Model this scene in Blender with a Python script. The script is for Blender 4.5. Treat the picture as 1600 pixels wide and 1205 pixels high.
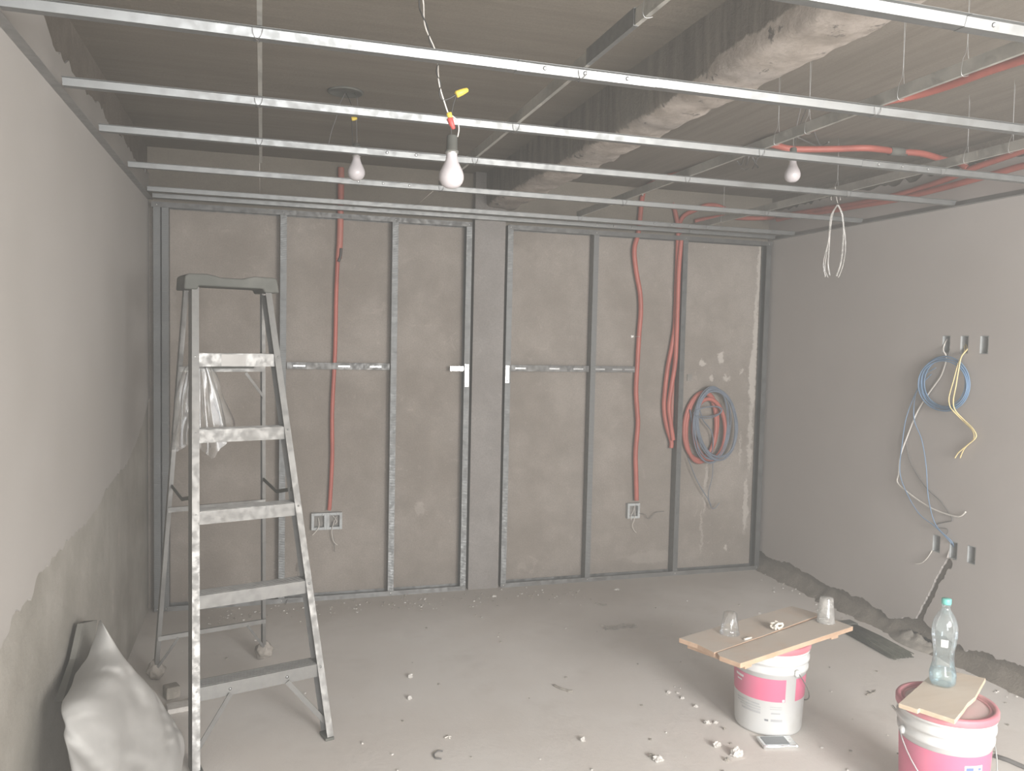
import bpy, bmesh, math, random
from mathutils import Vector, Matrix, noise
import numpy as np
S = bpy.context.scene
for o in list(bpy.data.objects): bpy.data.objects.remove(o)
COL = S.collection
random.seed(7)
V = Vector
W = 4.052                      # room width (X), furring level H
H = 2.35
# ------------------------------------------------------------------ camera
FPX, CAM = 1272.65, V((0.6156, -4.9865, 1.6106))
YAW, PITCH, ROLL = 0.29838, -0.05641, 0.02217
cF = V((math.sin(YAW)*math.cos(PITCH), math.cos(YAW)*math.cos(PITCH), math.sin(PITCH)))
r0 = V((math.cos(YAW), -math.sin(YAW), 0)); u0 = r0.cross(cF)
cR = r0*math.cos(ROLL) + u0*math.sin(ROLL); cU = -r0*math.sin(ROLL) + u0*math.cos(ROLL)
cam = bpy.data.objects.new('camera', bpy.data.cameras.new('camera')); COL.objects.link(cam)
cam.data.sensor_width = 36; cam.data.lens = FPX/1600*36; cam.data.clip_start = 0.02
M3 = Matrix((cR, cU, -cF)).transposed()
cam.matrix_world = Matrix.Translation(CAM) @ M3.to_4x4()
S.camera = cam
# ------------------------------------------------------------------ light
w = bpy.data.worlds.new('world'); S.world = w; w.use_nodes = True
w.node_tree.nodes['Background'].inputs[0].default_value = (0.80, 0.88, 1.0, 1)
w.node_tree.nodes['Background'].inputs[1].default_value = 0.6
vs = w.node_tree.nodes.new('ShaderNodeVolumePrincipled')      # thin haze in the air, added to lift blacks and soften contrast
vs.inputs['Density'].default_value = 0.055; vs.inputs['Color'].default_value = (.93, .92, .88, 1); vs.inputs['Anisotropy'].default_value = 0.2
w.node_tree.links.new(vs.outputs[0], w.node_tree.nodes['World Output'].inputs['Volume'])
def area(name, loc, size, size_y, rot, power, col):
    l = bpy.data.lights.new(name, 'AREA'); l.shape = 'RECTANGLE'; l.size = size; l.size_y = size_y
    l.energy = power; l.color = col
    o = bpy.data.objects.new(name, l); o.location = loc; o.rotation_euler = rot; COL.objects.link(o); return o
# daylight coming in through the balcony opening behind the camera
area('daylight', (3.00, -7.32, 1.90), 1.6, 1.4, (math.radians(82), 0, 0), 500, (1.0, 0.975, 0.95))
# unseen fill lamp beside it, added to brighten the right wall
area('fill_light', (1.0, -7.32, 1.3), 1.3, 2.1, (math.radians(90), 0, math.radians(-12)), 165, (0.98, 0.985, 1.0))
S.view_settings.view_transform = 'Standard'; S.view_settings.look = 'None'
S.view_settings.gamma = 1; S.view_settings.use_curve_mapping = False
S.view_settings.exposure = 0.20

# ------------------------------------------------------------------ pixel -> point on a real plane
def at(u, v, ax, val):
    d = cF + cR*((u-800)/FPX) - cU*((v-602.5)/FPX)
    return CAM + d*((val-CAM[ax])/d[ax])

# ------------------------------------------------------------------ materials
def nodes(m):
    m.use_nodes = True; return m.node_tree, m.node_tree.nodes['Principled BSDF']
def lk(t, a, b): t.links.new(a, b)
def mth(t, op, a, b=None, c=None, clamp=False):
    n = t.nodes.new('ShaderNodeMath'); n.operation = op; n.use_clamp = clamp
    for i, x in enumerate((a, b, c)):
        if x is None: continue
        if isinstance(x, (int, float)): n.inputs[i].default_value = x
        else: lk(t, x, n.inputs[i])
    return n.outputs[0]
def mixc(t, f, a, b):
    n = t.nodes.new('ShaderNodeMix'); n.data_type = 'RGBA'
    for i, x in ((0, f), (6, a), (7, b)):
        if isinstance(x, (int, float)): n.inputs[i].default_value = x
        elif isinstance(x, tuple): n.inputs[i].default_value = (*x[:3], 1)
        else: lk(t, x, n.inputs[i])
    return n.outputs[2]
def coord(t, scale=(1, 1, 1), loc=(0, 0, 0)):
    tc = t.nodes.new('ShaderNodeTexCoord'); mp = t.nodes.new('ShaderNodeMapping')
    mp.inputs['Scale'].default_value = scale; mp.inputs['Location'].default_value = loc
    lk(t, tc.outputs['Object'], mp.inputs[0]); return mp.outputs[0]
def nz(t, vec, scale, detail=4, rough=.55, dist=0):
    n = t.nodes.new('ShaderNodeTexNoise'); n.inputs['Scale'].default_value = scale
    n.inputs['Detail'].default_value = detail; n.inputs['Roughness'].default_value = rough
    n.inputs['Distortion'].default_value = dist
    lk(t, vec, n.inputs['Vector']); return n.outputs['Fac']
def ramp(t, f, a, b, ca=0.0, cb=1.0):
    n = t.nodes.new('ShaderNodeMapRange'); n.interpolation_type = 'SMOOTHSTEP'
    for i, x in enumerate((a, b, ca, cb)): n.inputs[i+1].default_value = x
    lk(t, f, n.inputs[0]); return n.outputs[0]
def bump(t, p, h, s, d=.01):
    b = t.nodes.new('ShaderNodeBump'); b.inputs['Strength'].default_value = s; b.inputs['Distance'].default_value = d
    lk(t, h, b.inputs['Height']); lk(t, b.outputs[0], p.inputs['Normal'])
def plain(name, col, rough=.6, metal=0, var=.12, sc=12, bs=.0, spec=.5, col2=None, lo=.4, hi=.7):
    m = bpy.data.materials.new(name); t, p = nodes(m)
    c = coord(t); n = nz(t, c, sc)
    c2 = col2 or tuple(x*(1-var) for x in col)
    lk(t, mixc(t, ramp(t, n, lo, hi), col, c2), p.inputs['Base Color'])
    p.inputs['Roughness'].default_value = rough; p.inputs['Metallic'].default_value = metal
    p.inputs['Specular IOR Level'].default_value = spec
    if bs: bump(t, p, nz(t, c, sc*4, 6), bs)
    return m
def ellipses(t, vec, ax, lst, warp=.03, wsc=14):
    """max of soft-edged, noise-warped ellipses in the object's own plane (stains and smears)"""
    sep = t.nodes.new('ShaderNodeSeparateXYZ'); lk(t, vec, sep.inputs[0])
    n1 = mth(t, 'MULTIPLY_ADD', nz(t, vec, wsc, 8, .8), warp*2, -warp)
    n2 = mth(t, 'MULTIPLY_ADD', nz(t, vec, wsc*1.37, 8, .8), warp*2, -warp)
    a = mth(t, 'ADD', sep.outputs[ax[0]], n1); b = mth(t, 'ADD', sep.outputs[ax[1]], n2)
    out = None
    for (x, y, rx, ry, s) in lst:
        dx = mth(t, 'DIVIDE', mth(t, 'SUBTRACT', a, x), rx); dy = mth(t, 'DIVIDE', mth(t, 'SUBTRACT', b, y), ry)
        d = mth(t, 'ADD', mth(t, 'MULTIPLY', dx, dx), mth(t, 'MULTIPLY', dy, dy))
        k = ramp(t, d, 1.15, .6, 0, s)
        out = k if out is None else mth(t, 'MAXIMUM', out, k)
    return out

MT = {}
def mk_concrete(name, c1, c2, fleck, ell=None, ax=(0, 2), patch=(.45, .43, .40), fs=.5, bs=.25, stretch=(1, 1, 1), warp=.03):
    m = bpy.data.materials.new(name); t, p = nodes(m); c = coord(t, stretch); co = coord(t)
    col = mixc(t, ramp(t, nz(t, c, 1.7, 8, .68), .36, .64), c1, c2)
    col = mixc(t, ramp(t, nz(t, c, 5.5, 8, .75), .38, .62, .0, .30), col, tuple(x*.72 for x in c1))
    col = mixc(t, ramp(t, nz(t, c, 9, 4, .7, 1.5), .60, .70, 0, .22), col, tuple(min(1, x*1.5) for x in c2))
    g = nz(t, co, 120, 3, .8)
    col = mixc(t, ramp(t, g, .34, .60, .42, 0), col, tuple(x*.62 for x in c1))
    if fleck:
        f = mth(t, 'MULTIPLY', ramp(t, nz(t, co, 38, 3, .6), .67, .73), ramp(t, nz(t, co, 2.3, 3), .42, .6))
        col = mixc(t, mth(t, 'MULTIPLY', f, fs), col, patch)
    if ell: col = mixc(t, ellipses(t, co, ax, ell, warp), col, patch)
    lk(t, col, p.inputs['Base Color']); p.inputs['Roughness'].default_value = .93
    p.inputs['Specular IOR Level'].default_value = .2
    bump(t, p, nz(t, co, 60, 8, .7), bs, .006); return m
def P2(u, v, ax=1, val=.075): p = at(u, v, ax, val); return p
wb = []
def el(u, v, rx, rz, s=1.0):
    p = P2(u, v); wb.append((p.x, p.z, rx, rz, s))
el(1186, 420, .018, .30, .8); el(1180, 520, .020, .30, .9); el(1176, 590, .030, .25, .9); el(1172, 680, .018, .28, .7)
el(1165, 790, .022, .22, .7); el(1126, 558, .03, .045, .9); el(1098, 568, .024, .024, .9); el(1112, 590, .02, .02, .8)
el(1135, 591, .035, .02, .8); el(1158, 580, .012, .016, .8); el(1103, 760, .014, .20, .55); el(1096, 830, .010, .18, .4)
el(1134, 856, .014, .022, .8); el(655, 795, .03, .05, .35); el(1020, 870, .20, .05, .22); el(265, 530, .05, .30, .2)
el(1156, 700, .008, .12, .5)
MT['wall_back'] = mk_concrete('gray_render', (.255, .224, .195), (.335, .300, .268), True, wb, patch=(.46, .425, .385), warp=.065)
MT['column'] = mk_concrete('smooth_render', (.255, .236, .222), (.30, .282, .268), True, None, fs=.3, bs=.1)
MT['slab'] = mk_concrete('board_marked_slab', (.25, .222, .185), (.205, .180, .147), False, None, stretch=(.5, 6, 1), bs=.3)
MT['slab_right'] = mk_concrete('board_marked_slab_right', (.27, .240, .205), (.20, .176, .145), False, None, stretch=(7, .35, 1), bs=.3)
MT['cement'] = mk_concrete('bare_cement', (.19, .165, .135), (.30, .265, .225), True, None, bs=1.0, patch=(.45, .42, .38))
MT['cement_dark'] = mk_concrete('dark_cement', (.16, .14, .115), (.24, .21, .18), False, None, bs=.5)
def mk_floor():
    m = bpy.data.materials.new('dusty_floor'); t, p = nodes(m); c = coord(t)
    col = mixc(t, ramp(t, nz(t, c, .9, 5, .6), .3, .7), (.62, .580, .540), (.70, .675, .645))
    col = mixc(t, ramp(t, nz(t, c, 3.5, 6, .65), .52, .72, 0, .35), col, (.52, .48, .44))
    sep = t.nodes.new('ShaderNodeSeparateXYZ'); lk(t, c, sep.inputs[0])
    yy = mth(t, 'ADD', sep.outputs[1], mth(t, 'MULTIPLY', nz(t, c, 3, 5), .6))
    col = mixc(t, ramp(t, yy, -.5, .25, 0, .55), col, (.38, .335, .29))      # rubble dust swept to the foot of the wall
    col = mixc(t, mth(t, 'MULTIPLY', ramp(t, nz(t, c, 55, 3, .6), .70, .78), .35), col, (.22, .20, .18))
    lk(t, col, p.inputs['Base Color']); p.inputs['Roughness'].default_value = .82
    p.inputs['Specular IOR Level'].default_value = .25
    bump(t, p, mth(t, 'ADD', nz(t, c, 45, 6, .7), mth(t, 'MULTIPLY', nz(t, c, 4, 3), .8)), .22, .008); return m
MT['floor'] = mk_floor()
def mk_plaster(name, c1, c2, s=1.3, bs=.05):
    m = bpy.data.materials.new(name); t, p = nodes(m); c = coord(t)
    lk(t, mixc(t, ramp(t, nz(t, c, s, 4, .5), .3, .7), c1, c2), p.inputs['Base Color'])
    p.inputs['Roughness'].default_value = .8; p.inputs['Specular IOR Level'].default_value = .25
    bump(t, p, nz(t, c, 25, 5), bs, .004); return m
MT['plaster_left'] = mk_plaster('skim_plaster', (.40, .382, .362), (.36, .342, .32))
MT['plaster_right'] = mk_plaster('skim_plaster_right', (.42, .388, .365), (.46, .43, .408))
def mk_rough():
    m = bpy.data.materials.new('rough_plaster'); t, p = nodes(m); c = coord(t)
    col = mixc(t, ramp(t, nz(t, c, 2.2, 6, .65), .3, .7), (.255, .24, .208), (.36, .342, .308))
    col = mixc(t, ramp(t, nz(t, coord(t, (1, 9, 1)), 2.4, 4, .6), .55, .72, 0, .5), col, (.27, .245, .21))
    col = mixc(t, ramp(t, nz(t, c, 7, 4), .66, .74, 0, .4), col, (.50, .42, .37))
    lk(t, col, p.inputs['Base Color']); p.inputs['Roughness'].default_value = .9
    bump(t, p, nz(t, c, 18, 8, .7), .5, .01); return m
MT['rough'] = mk_rough()
def mk_beam():
    m = bpy.data.materials.new('broken_beam'); t, p = nodes(m); c = coord(t)
    sep = t.nodes.new('ShaderNodeSeparateXYZ'); lk(t, c, sep.inputs[0])
    face = mixc(t, ramp(t, nz(t, coord(t, (1, 7, .9)), 2.2, 6, .65), .32, .68), (.27, .24, .205), (.14, .125, .105))
    face = mixc(t, ramp(t, nz(t, c, 1.6, 4, .6), .5, .68, 0, .55), face, (.27, .25, .215))
    pl = mixc(t, ramp(t, nz(t, c, 9, 6, .7), .35, .65), (.56, .50, .45), (.38, .33, .285))
    pl = mixc(t, ramp(t, nz(t, c, 11, 5, .7), .60, .66, 0, .85), pl, (.11, .10, .09))
    zz = mth(t, 'ADD', sep.outputs[2], mth(t, 'MULTIPLY_ADD', nz(t, c, 5, 6, .7), -.10, .05))
    yk = ramp(t, sep.outputs[1], -2.3, -2.9, 0, .045)
    k = ramp(t, mth(t, 'SUBTRACT', zz, yk), 2.457, 2.447)
    lk(t, mixc(t, k, face, pl), p.inputs['Base Color']); p.inputs['Roughness'].default_value = .95
    bump(t, p, nz(t, c, 22, 8, .75), .9, .02); return m
MT['beam'] = mk_beam()
def mk_metal(name, col, rough=.38, dust=.35, dcol=(.42, .40, .37), bands=None, sc=9, w_=.35):
    m = bpy.data.materials.new(name); t, p = nodes(m); c = coord(t)
    n = nz(t, c, sc, 5, .6)
    lk(t, mixc(t, ramp(t, n, .4, .4+w_, 0, dust), col, dcol), p.inputs['Base Color'])
    mt = ramp(t, n, .4, .4+w_, .95 if w_ < .4 else .8, .95-dust)
    lk(t, mt, p.inputs['Metallic'])
    rr = ramp(t, nz(t, c, 30, 3), .3, .7, rough*.8, rough*1.25); lk(t, rr, p.inputs['Roughness'])
    if bands is not None:                                       # knurled strips rolled into the stud flange
        wv = t.nodes.new('ShaderNodeTexWave'); wv.bands_direction = 'Z'; wv.inputs['Scale'].default_value = bands
        lk(t, c, wv.inputs[0]); bump(t, p, wv.outputs['Fac'], .35, .002)
    return m
MT['galv'] = mk_metal('galvanised_steel', (.55, .56, .56), .40, .3)
MT['furring'] = mk_metal('furring_steel', (.245, .253, .253), .46, .35, (.20, .20, .195), sc=4, w_=.5)
MT['stud'] = mk_metal('stud_steel', (.185, .19, .19), .45, .4, (.15, .147, .14), 60)
MT['track'] = mk_metal('track_steel', (.33, .335, .335), .36, .3, (.25, .24, .23))
MT['alu'] = mk_metal('worn_aluminium', (.25, .248, .24), .56, .6, (.25, .235, .215), sc=4, w_=.7)
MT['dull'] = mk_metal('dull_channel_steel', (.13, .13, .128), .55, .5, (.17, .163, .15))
MT['bright'] = mk_metal('bright_zinc', (.75, .75, .73), .3, .1)
MT['carry'] = mk_metal('carrying_channel_steel', (.50, .50, .47), .6, .9, (.42, .40, .355))
MT['black'] = plain('black_plastic', (.060, .062, .058), .7, var=.2)
MT['dusty_black'] = plain('dusty_black_plastic', (.085, .088, .078), .75, col2=(.14, .14, .125), sc=7)
MT['conduit'] = plain('orange_red_conduit', (.43, .115, .088), .5, var=.25, sc=6)
MT['conduit_dusty'] = plain('dusty_red_conduit', (.42, .13, .10), .55, col2=(.37, .15, .12), sc=6)
MT['wire_white'] = plain('white_wire', (.70, .67, .62), .5)
MT['wire_black'] = plain('black_wire', (.05, .048, .045), .5)
MT['wire_gray'] = plain('gray_wire', (.16, .155, .15), .5)
MT['wire_blue'] = plain('blue_cable', (.16, .27, .42), .5, var=.2)
MT['wire_slate'] = plain('slate_blue_cable', (.145, .175, .225), .5, var=.2)
MT['wire_yellow'] = plain('yellow_wire', (.80, .66, .34), .5)
MT['nut_yellow'] = plain('yellow_connector', (.80, .60, .09), .45)
MT['nut_red'] = plain('red_connector', (.55, .09, .08), .45)
MT['bulb'] = plain('milky_bulb_glass', (.52, .49, .50), .22, var=.03)
MT['pail'] = plain('white_pail_plastic', (.62, .63, .625), .38, col2=(.53, .53, .51), sc=5, lo=.5, hi=.75)
MT['pink'] = plain('pink_label', (.64, .145, .25), .45, col2=(.60, .175, .27), sc=6)
MT['lid'] = plain('dusty_pink_lid', (.52, .165, .205), .5, col2=(.52, .27, .285), sc=7)
MT['lid_top'] = plain('dusty_lid_top', (.58, .40, .40), .7, col2=(.56, .46, .44), sc=8)
MT['print'] = plain('gray_print', (.42, .43, .44), .5)
MT['print_dark'] = plain('dark_print', (.20, .21, .23), .5)
MT['print_white'] = plain('white_print', (.78, .78, .78), .5)
MT['print_blue'] = plain('blue_print', (.12, .17, .36), .5)
def mk_wood(name, c1, c2, ax, dust):
    m = bpy.data.materials.new(name); t, p = nodes(m); c = coord(t, tuple(1 if i == ax else 14 for i in range(3)))
    col = mixc(t, ramp(t, nz(t, c, 2.2, 5, .6, .5), .3, .7), c1, c2)
    g = t.nodes.new('ShaderNodeNewGeometry'); s = t.nodes.new('ShaderNodeSeparateXYZ'); lk(t, g.outputs['Normal'], s.inputs[0])
    k = mth(t, 'MULTIPLY', ramp(t, s.outputs[2], .5, .9), ramp(t, nz(t, coord(t), 6, 5, .6), .25, .55, dust*.5, dust))
    col = mixc(t, k, col, (.50, .46, .41))                     # cement dust lying on the upper face
    lk(t, col, p.inputs['Base Color']); p.inputs['Roughness'].default_value = .8
    bump(t, p, nz(t, c, 6, 4), .2, .003); return m
MT['wood'] = mk_wood('pine_board', (.54, .38, .27), (.44, .29, .19), 0, .85)
MT['wood_pale'] = mk_wood('pale_pine_board', (.60, .50, .38), (.52, .41, .29), 0, .55)
MT['sack'] = plain('dusty_woven_sack', (.37, .366, .352), .85, col2=(.31, .305, .292), sc=4, bs=.1)
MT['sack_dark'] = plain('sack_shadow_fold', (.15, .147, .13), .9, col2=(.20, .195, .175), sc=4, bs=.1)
MT['chunk'] = plain('plaster_chunk', (.62, .60, .57), .9, col2=(.50, .475, .44), sc=30, bs=.4)
MT['chunk_dark'] = plain('cement_chunk', (.26, .24, .21), .9, col2=(.36, .33, .29), sc=30, bs=.4)
MT['bristle'] = plain('dark_bristles', (.045, .047, .034), .9, col2=(.08, .078, .058), sc=20)
MT['foil'] = mk_metal('silver_foil', (.85, .87, .88), .22, .1)
MT['foil_dark'] = plain('dark_foil_window', (.20, .225, .24), .35)
MT['rag'] = plain('plaster_smeared_rag', (.36, .33, .295), .95, col2=(.27, .245, .215), sc=14, bs=.5)
MT['gray_plastic'] = plain('gray_box_plastic', (.44, .46, .46), .6, col2=(.34, .35, .35), sc=20)
MT['recess'] = plain('shadowed_box_inside', (.20, .19, .175), .8, col2=(.28, .26, .24), sc=20)
def clear(name, tint, gloss, rough=.08, body=.0, bcol=(.8, .8, .8)):
    m = bpy.data.materials.new(name); m.use_nodes = True; t = m.node_tree; t.nodes.clear()
    o = t.nodes.new('ShaderNodeOutputMaterial'); tr = t.nodes.new('ShaderNodeBsdfTransparent'); tr.inputs[0].default_value = (*tint, 1)
    g = t.nodes.new('ShaderNodeBsdfGlossy'); g.inputs['Roughness'].default_value = rough; g.inputs['Color'].default_value = (.95, .97, 1, 1)
    d = t.nodes.new('ShaderNodeBsdfDiffuse'); d.inputs[0].default_value = (*bcol, 1)
    fr = t.nodes.new('ShaderNodeFresnel'); fr.inputs[0].default_value = 1.45
    f = mth(t, 'MULTIPLY_ADD', fr.outputs[0], gloss, .02, clamp=True)
    b = mth(t, 'MULTIPLY', ramp(t, nz(t, coord(t), 22, 4, .6), .3, .7, .4, 1.4), body)
    m1 = t.nodes.new('ShaderNodeMixShader'); lk(t, b, m1.inputs[0]); lk(t, tr.outputs[0], m1.inputs[1]); lk(t, d.outputs[0], m1.inputs[2])
    m2 = t.nodes.new('ShaderNodeMixShader'); lk(t, f, m2.inputs[0]); lk(t, m1.outputs[0], m2.inputs[1]); lk(t, g.outputs[0], m2.inputs[2])
    lk(t, m2.outputs[0], o.inputs[0]); return m
MT['bottle'] = clear('clear_bottle_plastic', (.95, .98, .98), .8, .06, .10, (.70, .82, .84))
MT['water'] = clear('water', (.90, .96, .97), .5, .03, .12, (.66, .80, .84))
MT['cup'] = clear('frosted_cup_plastic', (.92, .92, .90), .7, .15, .34, (.76, .74, .71))
MT['cup_clear'] = clear('clear_cup_plastic', (.96, .96, .95), .7, .08, .07, (.78, .76, .73))
MT['film'] = clear('clear_plastic_film', (.97, .97, .96), .55, .22, .10, (.62, .61, .59))
MT['strand'] = clear('clear_tie_plastic', (.93, .93, .91), .6, .2, .42, (.66, .64, .61))
MT['cap_teal'] = plain('teal_cap', (.16, .55, .48), .4)

# ------------------------------------------------------------------ mesh helpers
SPLIT = {'screw', 'rivet', 'embossed_slot', 'box_inside', 'tie_wire', 'strap_end', 'shelf_arm'}
class MB:
    def __init__(s): s.bm = bmesh.new(); s.idx = 0; s.smooth = False
    def face(s, vs, mi=0, sm=False):
        try:
            f = s.bm.faces.new(vs); f.material_index = mi; f.smooth = sm; return f
        except ValueError: return None
    def box(s, lo, hi, M=None, mi=0):
        c = [V((x, y, z)) for x in (lo[0], hi[0]) for y in (lo[1], hi[1]) for z in (lo[2], hi[2])]
        if M: c = [M @ p for p in c]
        v = [s.bm.verts.new(p) for p in c]
        for q in ((0, 1, 3, 2), (4, 6, 7, 5), (0, 4, 5, 1), (2, 3, 7, 6), (0, 2, 6, 4), (1, 5, 7, 3)): s.face([v[i] for i in q], mi)
        return s
    def bar(s, a, b, w, h, up=V((0, 0, 1)), mi=0):
        a, b = V(a), V(b); d = (b-a); L = d.length; d.normalize(); up = V(up)
        x = d.cross(up); x = x.normalized() if x.length > 1e-4 else V((1, 0, 0)); z = x.cross(d)
        M = Matrix((x, d, z)).transposed().to_4x4(); M.translation = a
        return s.box((-w/2, 0, -h/2), (w/2, L, h/2), M, mi)
    def tube(s, pts, r, n=8, smooth=True, cap=True, mi=0, corr=0, closed=False):
        pts = [V(p) for p in pts]
        if smooth and len(pts) > 2: pts = spline(pts, 6 if not corr else 6, closed)
        m = len(pts)
        if m < 2: return s
        rings = []; prev = None
        for i, p in enumerate(pts):
            t = (pts[(i+1) % m] if closed or i < m-1 else p) - (pts[i-1] if closed or i else p)
            t.normalize()
            if prev is None: a = t.orthogonal().normalized()
            else:
                a = prev - t*prev.dot(t); a = a.normalized() if a.length > 1e-6 else t.orthogonal().normalized()
            prev = a; b = t.cross(a); rr = r(i/(m-1)) if callable(r) else r
            if corr and i % 2: rr *= 1-corr
            rings.append([s.bm.verts.new(p + a*rr*math.cos(2*math.pi*k/n) + b*rr*math.sin(2*math.pi*k/n)) for k in range(n)])
        for i in range(m if closed else m-1):
            A, B = rings[i], rings[(i+1) % m]
            for k in range(n): s.face([A[k], A[(k+1) % n], B[(k+1) % n], B[k]], mi, True)
        if cap and not closed: s.face(rings[0][::-1], mi); s.face(rings[-1], mi)
        return s
    def lathe(s, prof, c=(0, 0, 0), n=40, M=None, mi=0, a0=0, a1=2*math.pi, cap=True, fn=None):
        """prof: list of (z, r)"""
        c = V(c); full = abs(a1-a0-2*math.pi) < 1e-6; cols = n if full else n+1; rings = []
        for z, r in prof:
            ring = []
            for k in range(cols):
                a = a0+(a1-a0)*k/n; p = V((r*math.cos(a), r*math.sin(a), z))
                if fn: p = fn(p, a)
                if M: p = M @ p
                ring.append(s.bm.verts.new(p+c))
            rings.append(ring)
        for A, B in zip(rings, rings[1:]):
            for k in range(n if full else n): s.face([A[k], A[(k+1) % cols], B[(k+1) % cols], B[k]], mi, True)
        if cap and full:
            if prof[0][1] > 1e-4: s.face(rings[0][::-1], mi)
            if prof[-1][1] > 1e-4: s.face(rings[-1], mi)
        return s
    def sheet(s, pts, t, a, b, e1, e2, mi=0):
        """bent sheet metal: open 2D outline pts (e1, e2 axes) with thickness t run from a to b"""
        n = len(pts); P = [np.array(q, float) for q in pts]; off = []
        for i in range(n):
            ns = []
            for j in (i-1, i):
                if 0 <= j < n-1:
                    d = P[j+1]-P[j]; d = d/np.linalg.norm(d); ns.append(np.array([-d[1], d[0]]))
            k = sum(ns); k = k/max(1e-6, np.dot(k, ns[0])) if len(ns) > 1 else ns[0]
            off.append(P[i]+k*t)
        loop = P+off[::-1]; a, b, e1, e2 = V(a), V(b), V(e1), V(e2)
        A = [s.bm.verts.new(a+e1*q[0]+e2*q[1]) for q in loop]; B = [s.bm.verts.new(b+e1*q[0]+e2*q[1]) for q in loop]
        m = len(loop)
        for i in range(m): s.face([A[i], A[(i+1) % m], B[(i+1) % m], B[i]], mi)
        for i in range(n-1):
            j = m-1-i
            s.face([A[i], A[j], A[j-1], A[i+1]], mi); s.face([B[i], B[i+1], B[j-1], B[j]], mi)
        return s
    def prism(s, pts, h, M=None, mi=0):
        A = [V((x, y, 0)) for x, y in pts]; B = [V((x, y, h)) for x, y in pts]
        if M: A = [M @ p for p in A]; B = [M @ p for p in B]
        A = [s.bm.verts.new(p) for p in A]; B = [s.bm.verts.new(p) for p in B]; n = len(A)
        s.face(A[::-1], mi); s.face(B, mi)
        for i in range(n): s.face([A[i], A[(i+1) % n], B[(i+1) % n], B[i]], mi)
        return s
    def islands(s):
        seen = set(); out = []
        for v in s.bm.verts:
            if v in seen: continue
            st = [v]; seen.add(v); comp = []
            while st:
                q = st.pop(); comp.append(q)
                for e in q.link_edges:
                    o = e.other_vert(q)
                    if o not in seen: seen.add(o); st.append(o)
            out.append(comp)
        return out
    def build(s, name, mats, parent=None, bevel=0, recalc=True):
        if name in SPLIT:                                       # every loose piece becomes a part of its own
            last = None
            for comp in s.islands():
                m = MB(); mp = {v: m.bm.verts.new(v.co) for v in comp}; fs = {f for v in comp for f in v.link_faces}
                for f in fs:
                    g = m.bm.faces.new([mp[v] for v in f.verts]); g.smooth = f.smooth; g.material_index = f.material_index
                last = m._build(name, mats, parent, bevel)
            s.bm.free(); return last
        return s._build(name, mats, parent, bevel, recalc)
    def _build(s, name, mats, parent=None, bevel=0, recalc=True):
        if recalc: bmesh.ops.recalc_face_normals(s.bm, faces=s.bm.faces)
        me = bpy.data.meshes.new(name); s.bm.to_mesh(me); s.bm.free()
        for m in (mats if isinstance(mats, (list, tuple)) else [mats]): me.materials.append(MT[m] if isinstance(m, str) else m)
        o = bpy.data.objects.new(name, me); COL.objects.link(o)
        if parent: o.parent = parent
        if bevel:
            b = o.modifiers.new('bevel', 'BEVEL'); b.width = bevel; b.segments = 2; b.limit_method = 'ANGLE'
        return o
def spline(P, k, closed=False):
    out = []; n = len(P); rng = range(n if closed else n-1)
    for i in rng:
        if closed: p0, p1, p2, p3 = P[i-1], P[i], P[(i+1) % n], P[(i+2) % n]
        else: p0 = P[max(i-1, 0)]; p1 = P[i]; p2 = P[i+1]; p3 = P[min(i+2, n-1)]
        for j in range(k):
            t = j/k
            out.append(.5*((2*p1)+(p2-p0)*t+(2*p0-5*p1+4*p2-p3)*t*t+(3*p1-p0-3*p2+p3)*t**3))
    if not closed: out.append(P[-1].copy())
    return out
def resample(P, step):
    P = [V(p) for p in P]; out = [P[0].copy()]; acc = 0
    for a, b in zip(P, P[1:]):
        L = (b-a).length; d = step-acc
        while d <= L: out.append(a.lerp(b, d/L)); d += step
        acc = (acc+L) % step
    out.append(P[-1].copy()); return out
def conduit_mesh(mb, pts, r, n=10):
    """corrugated flexible duct"""
    P = resample(spline([V(p) for p in pts], 8), .006)
    return mb.tube(P, r, n, smooth=False, corr=.10)
def empty(name, loc=(0, 0, 0), rz=0):
    o = bpy.data.objects.new(name, None); o.location = loc; o.rotation_euler = (0, 0, rz); o.empty_display_size = .05
    COL.objects.link(o); return o
def tag(o, label, cat, group=None, kind=None):
    o['label'] = label
    if cat: o['category'] = cat
    if group: o['group'] = group
    if kind: o['kind'] = kind
    return o
def struct(o, label=None):
    o['kind'] = 'structure'
    if label: o['label'] = label
    return o
def dup(root):
    r = root.copy(); COL.objects.link(r)
    for ch in list(root.children):
        c = ch.copy(); COL.objects.link(c); c.parent = r
        for g in list(ch.children):
            d = g.copy(); COL.objects.link(d); d.parent = c
    return r

# ------------------------------------------------------------------ the room
ZS = 2.65
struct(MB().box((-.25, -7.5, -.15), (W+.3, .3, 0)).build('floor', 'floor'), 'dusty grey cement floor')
struct(MB().box((-.25, .075, 0), (W+.3, .3, ZS)).build('wall_back', 'wall_back'), 'grey rendered back wall with white smears')
struct(MB().box((1.886, .006, 0), (2.086, .0745, ZS)).build('trim_1', 'column'), 'smooth grey column between the two stud frames')
mb = MB(); mb.box((-.25, -7.5, ZS), (2.06, .3, ZS+.15), mi=0); mb.box((2.06, -7.5, ZS), (W+.3, .3, ZS+.15), mi=1)
struct(mb.build('ceiling', ['slab', 'slab_right']), 'bare concrete slab with board marks')
struct(MB().box((-.02, .069, 2.345), (W+.02, .0748, ZS)).build('wall_back_shade', 'slab'), 'strip of the back wall above the stud frames, coloured darker as shade')  # thin sheet over the wall; its darker brown stands in for shade
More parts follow.
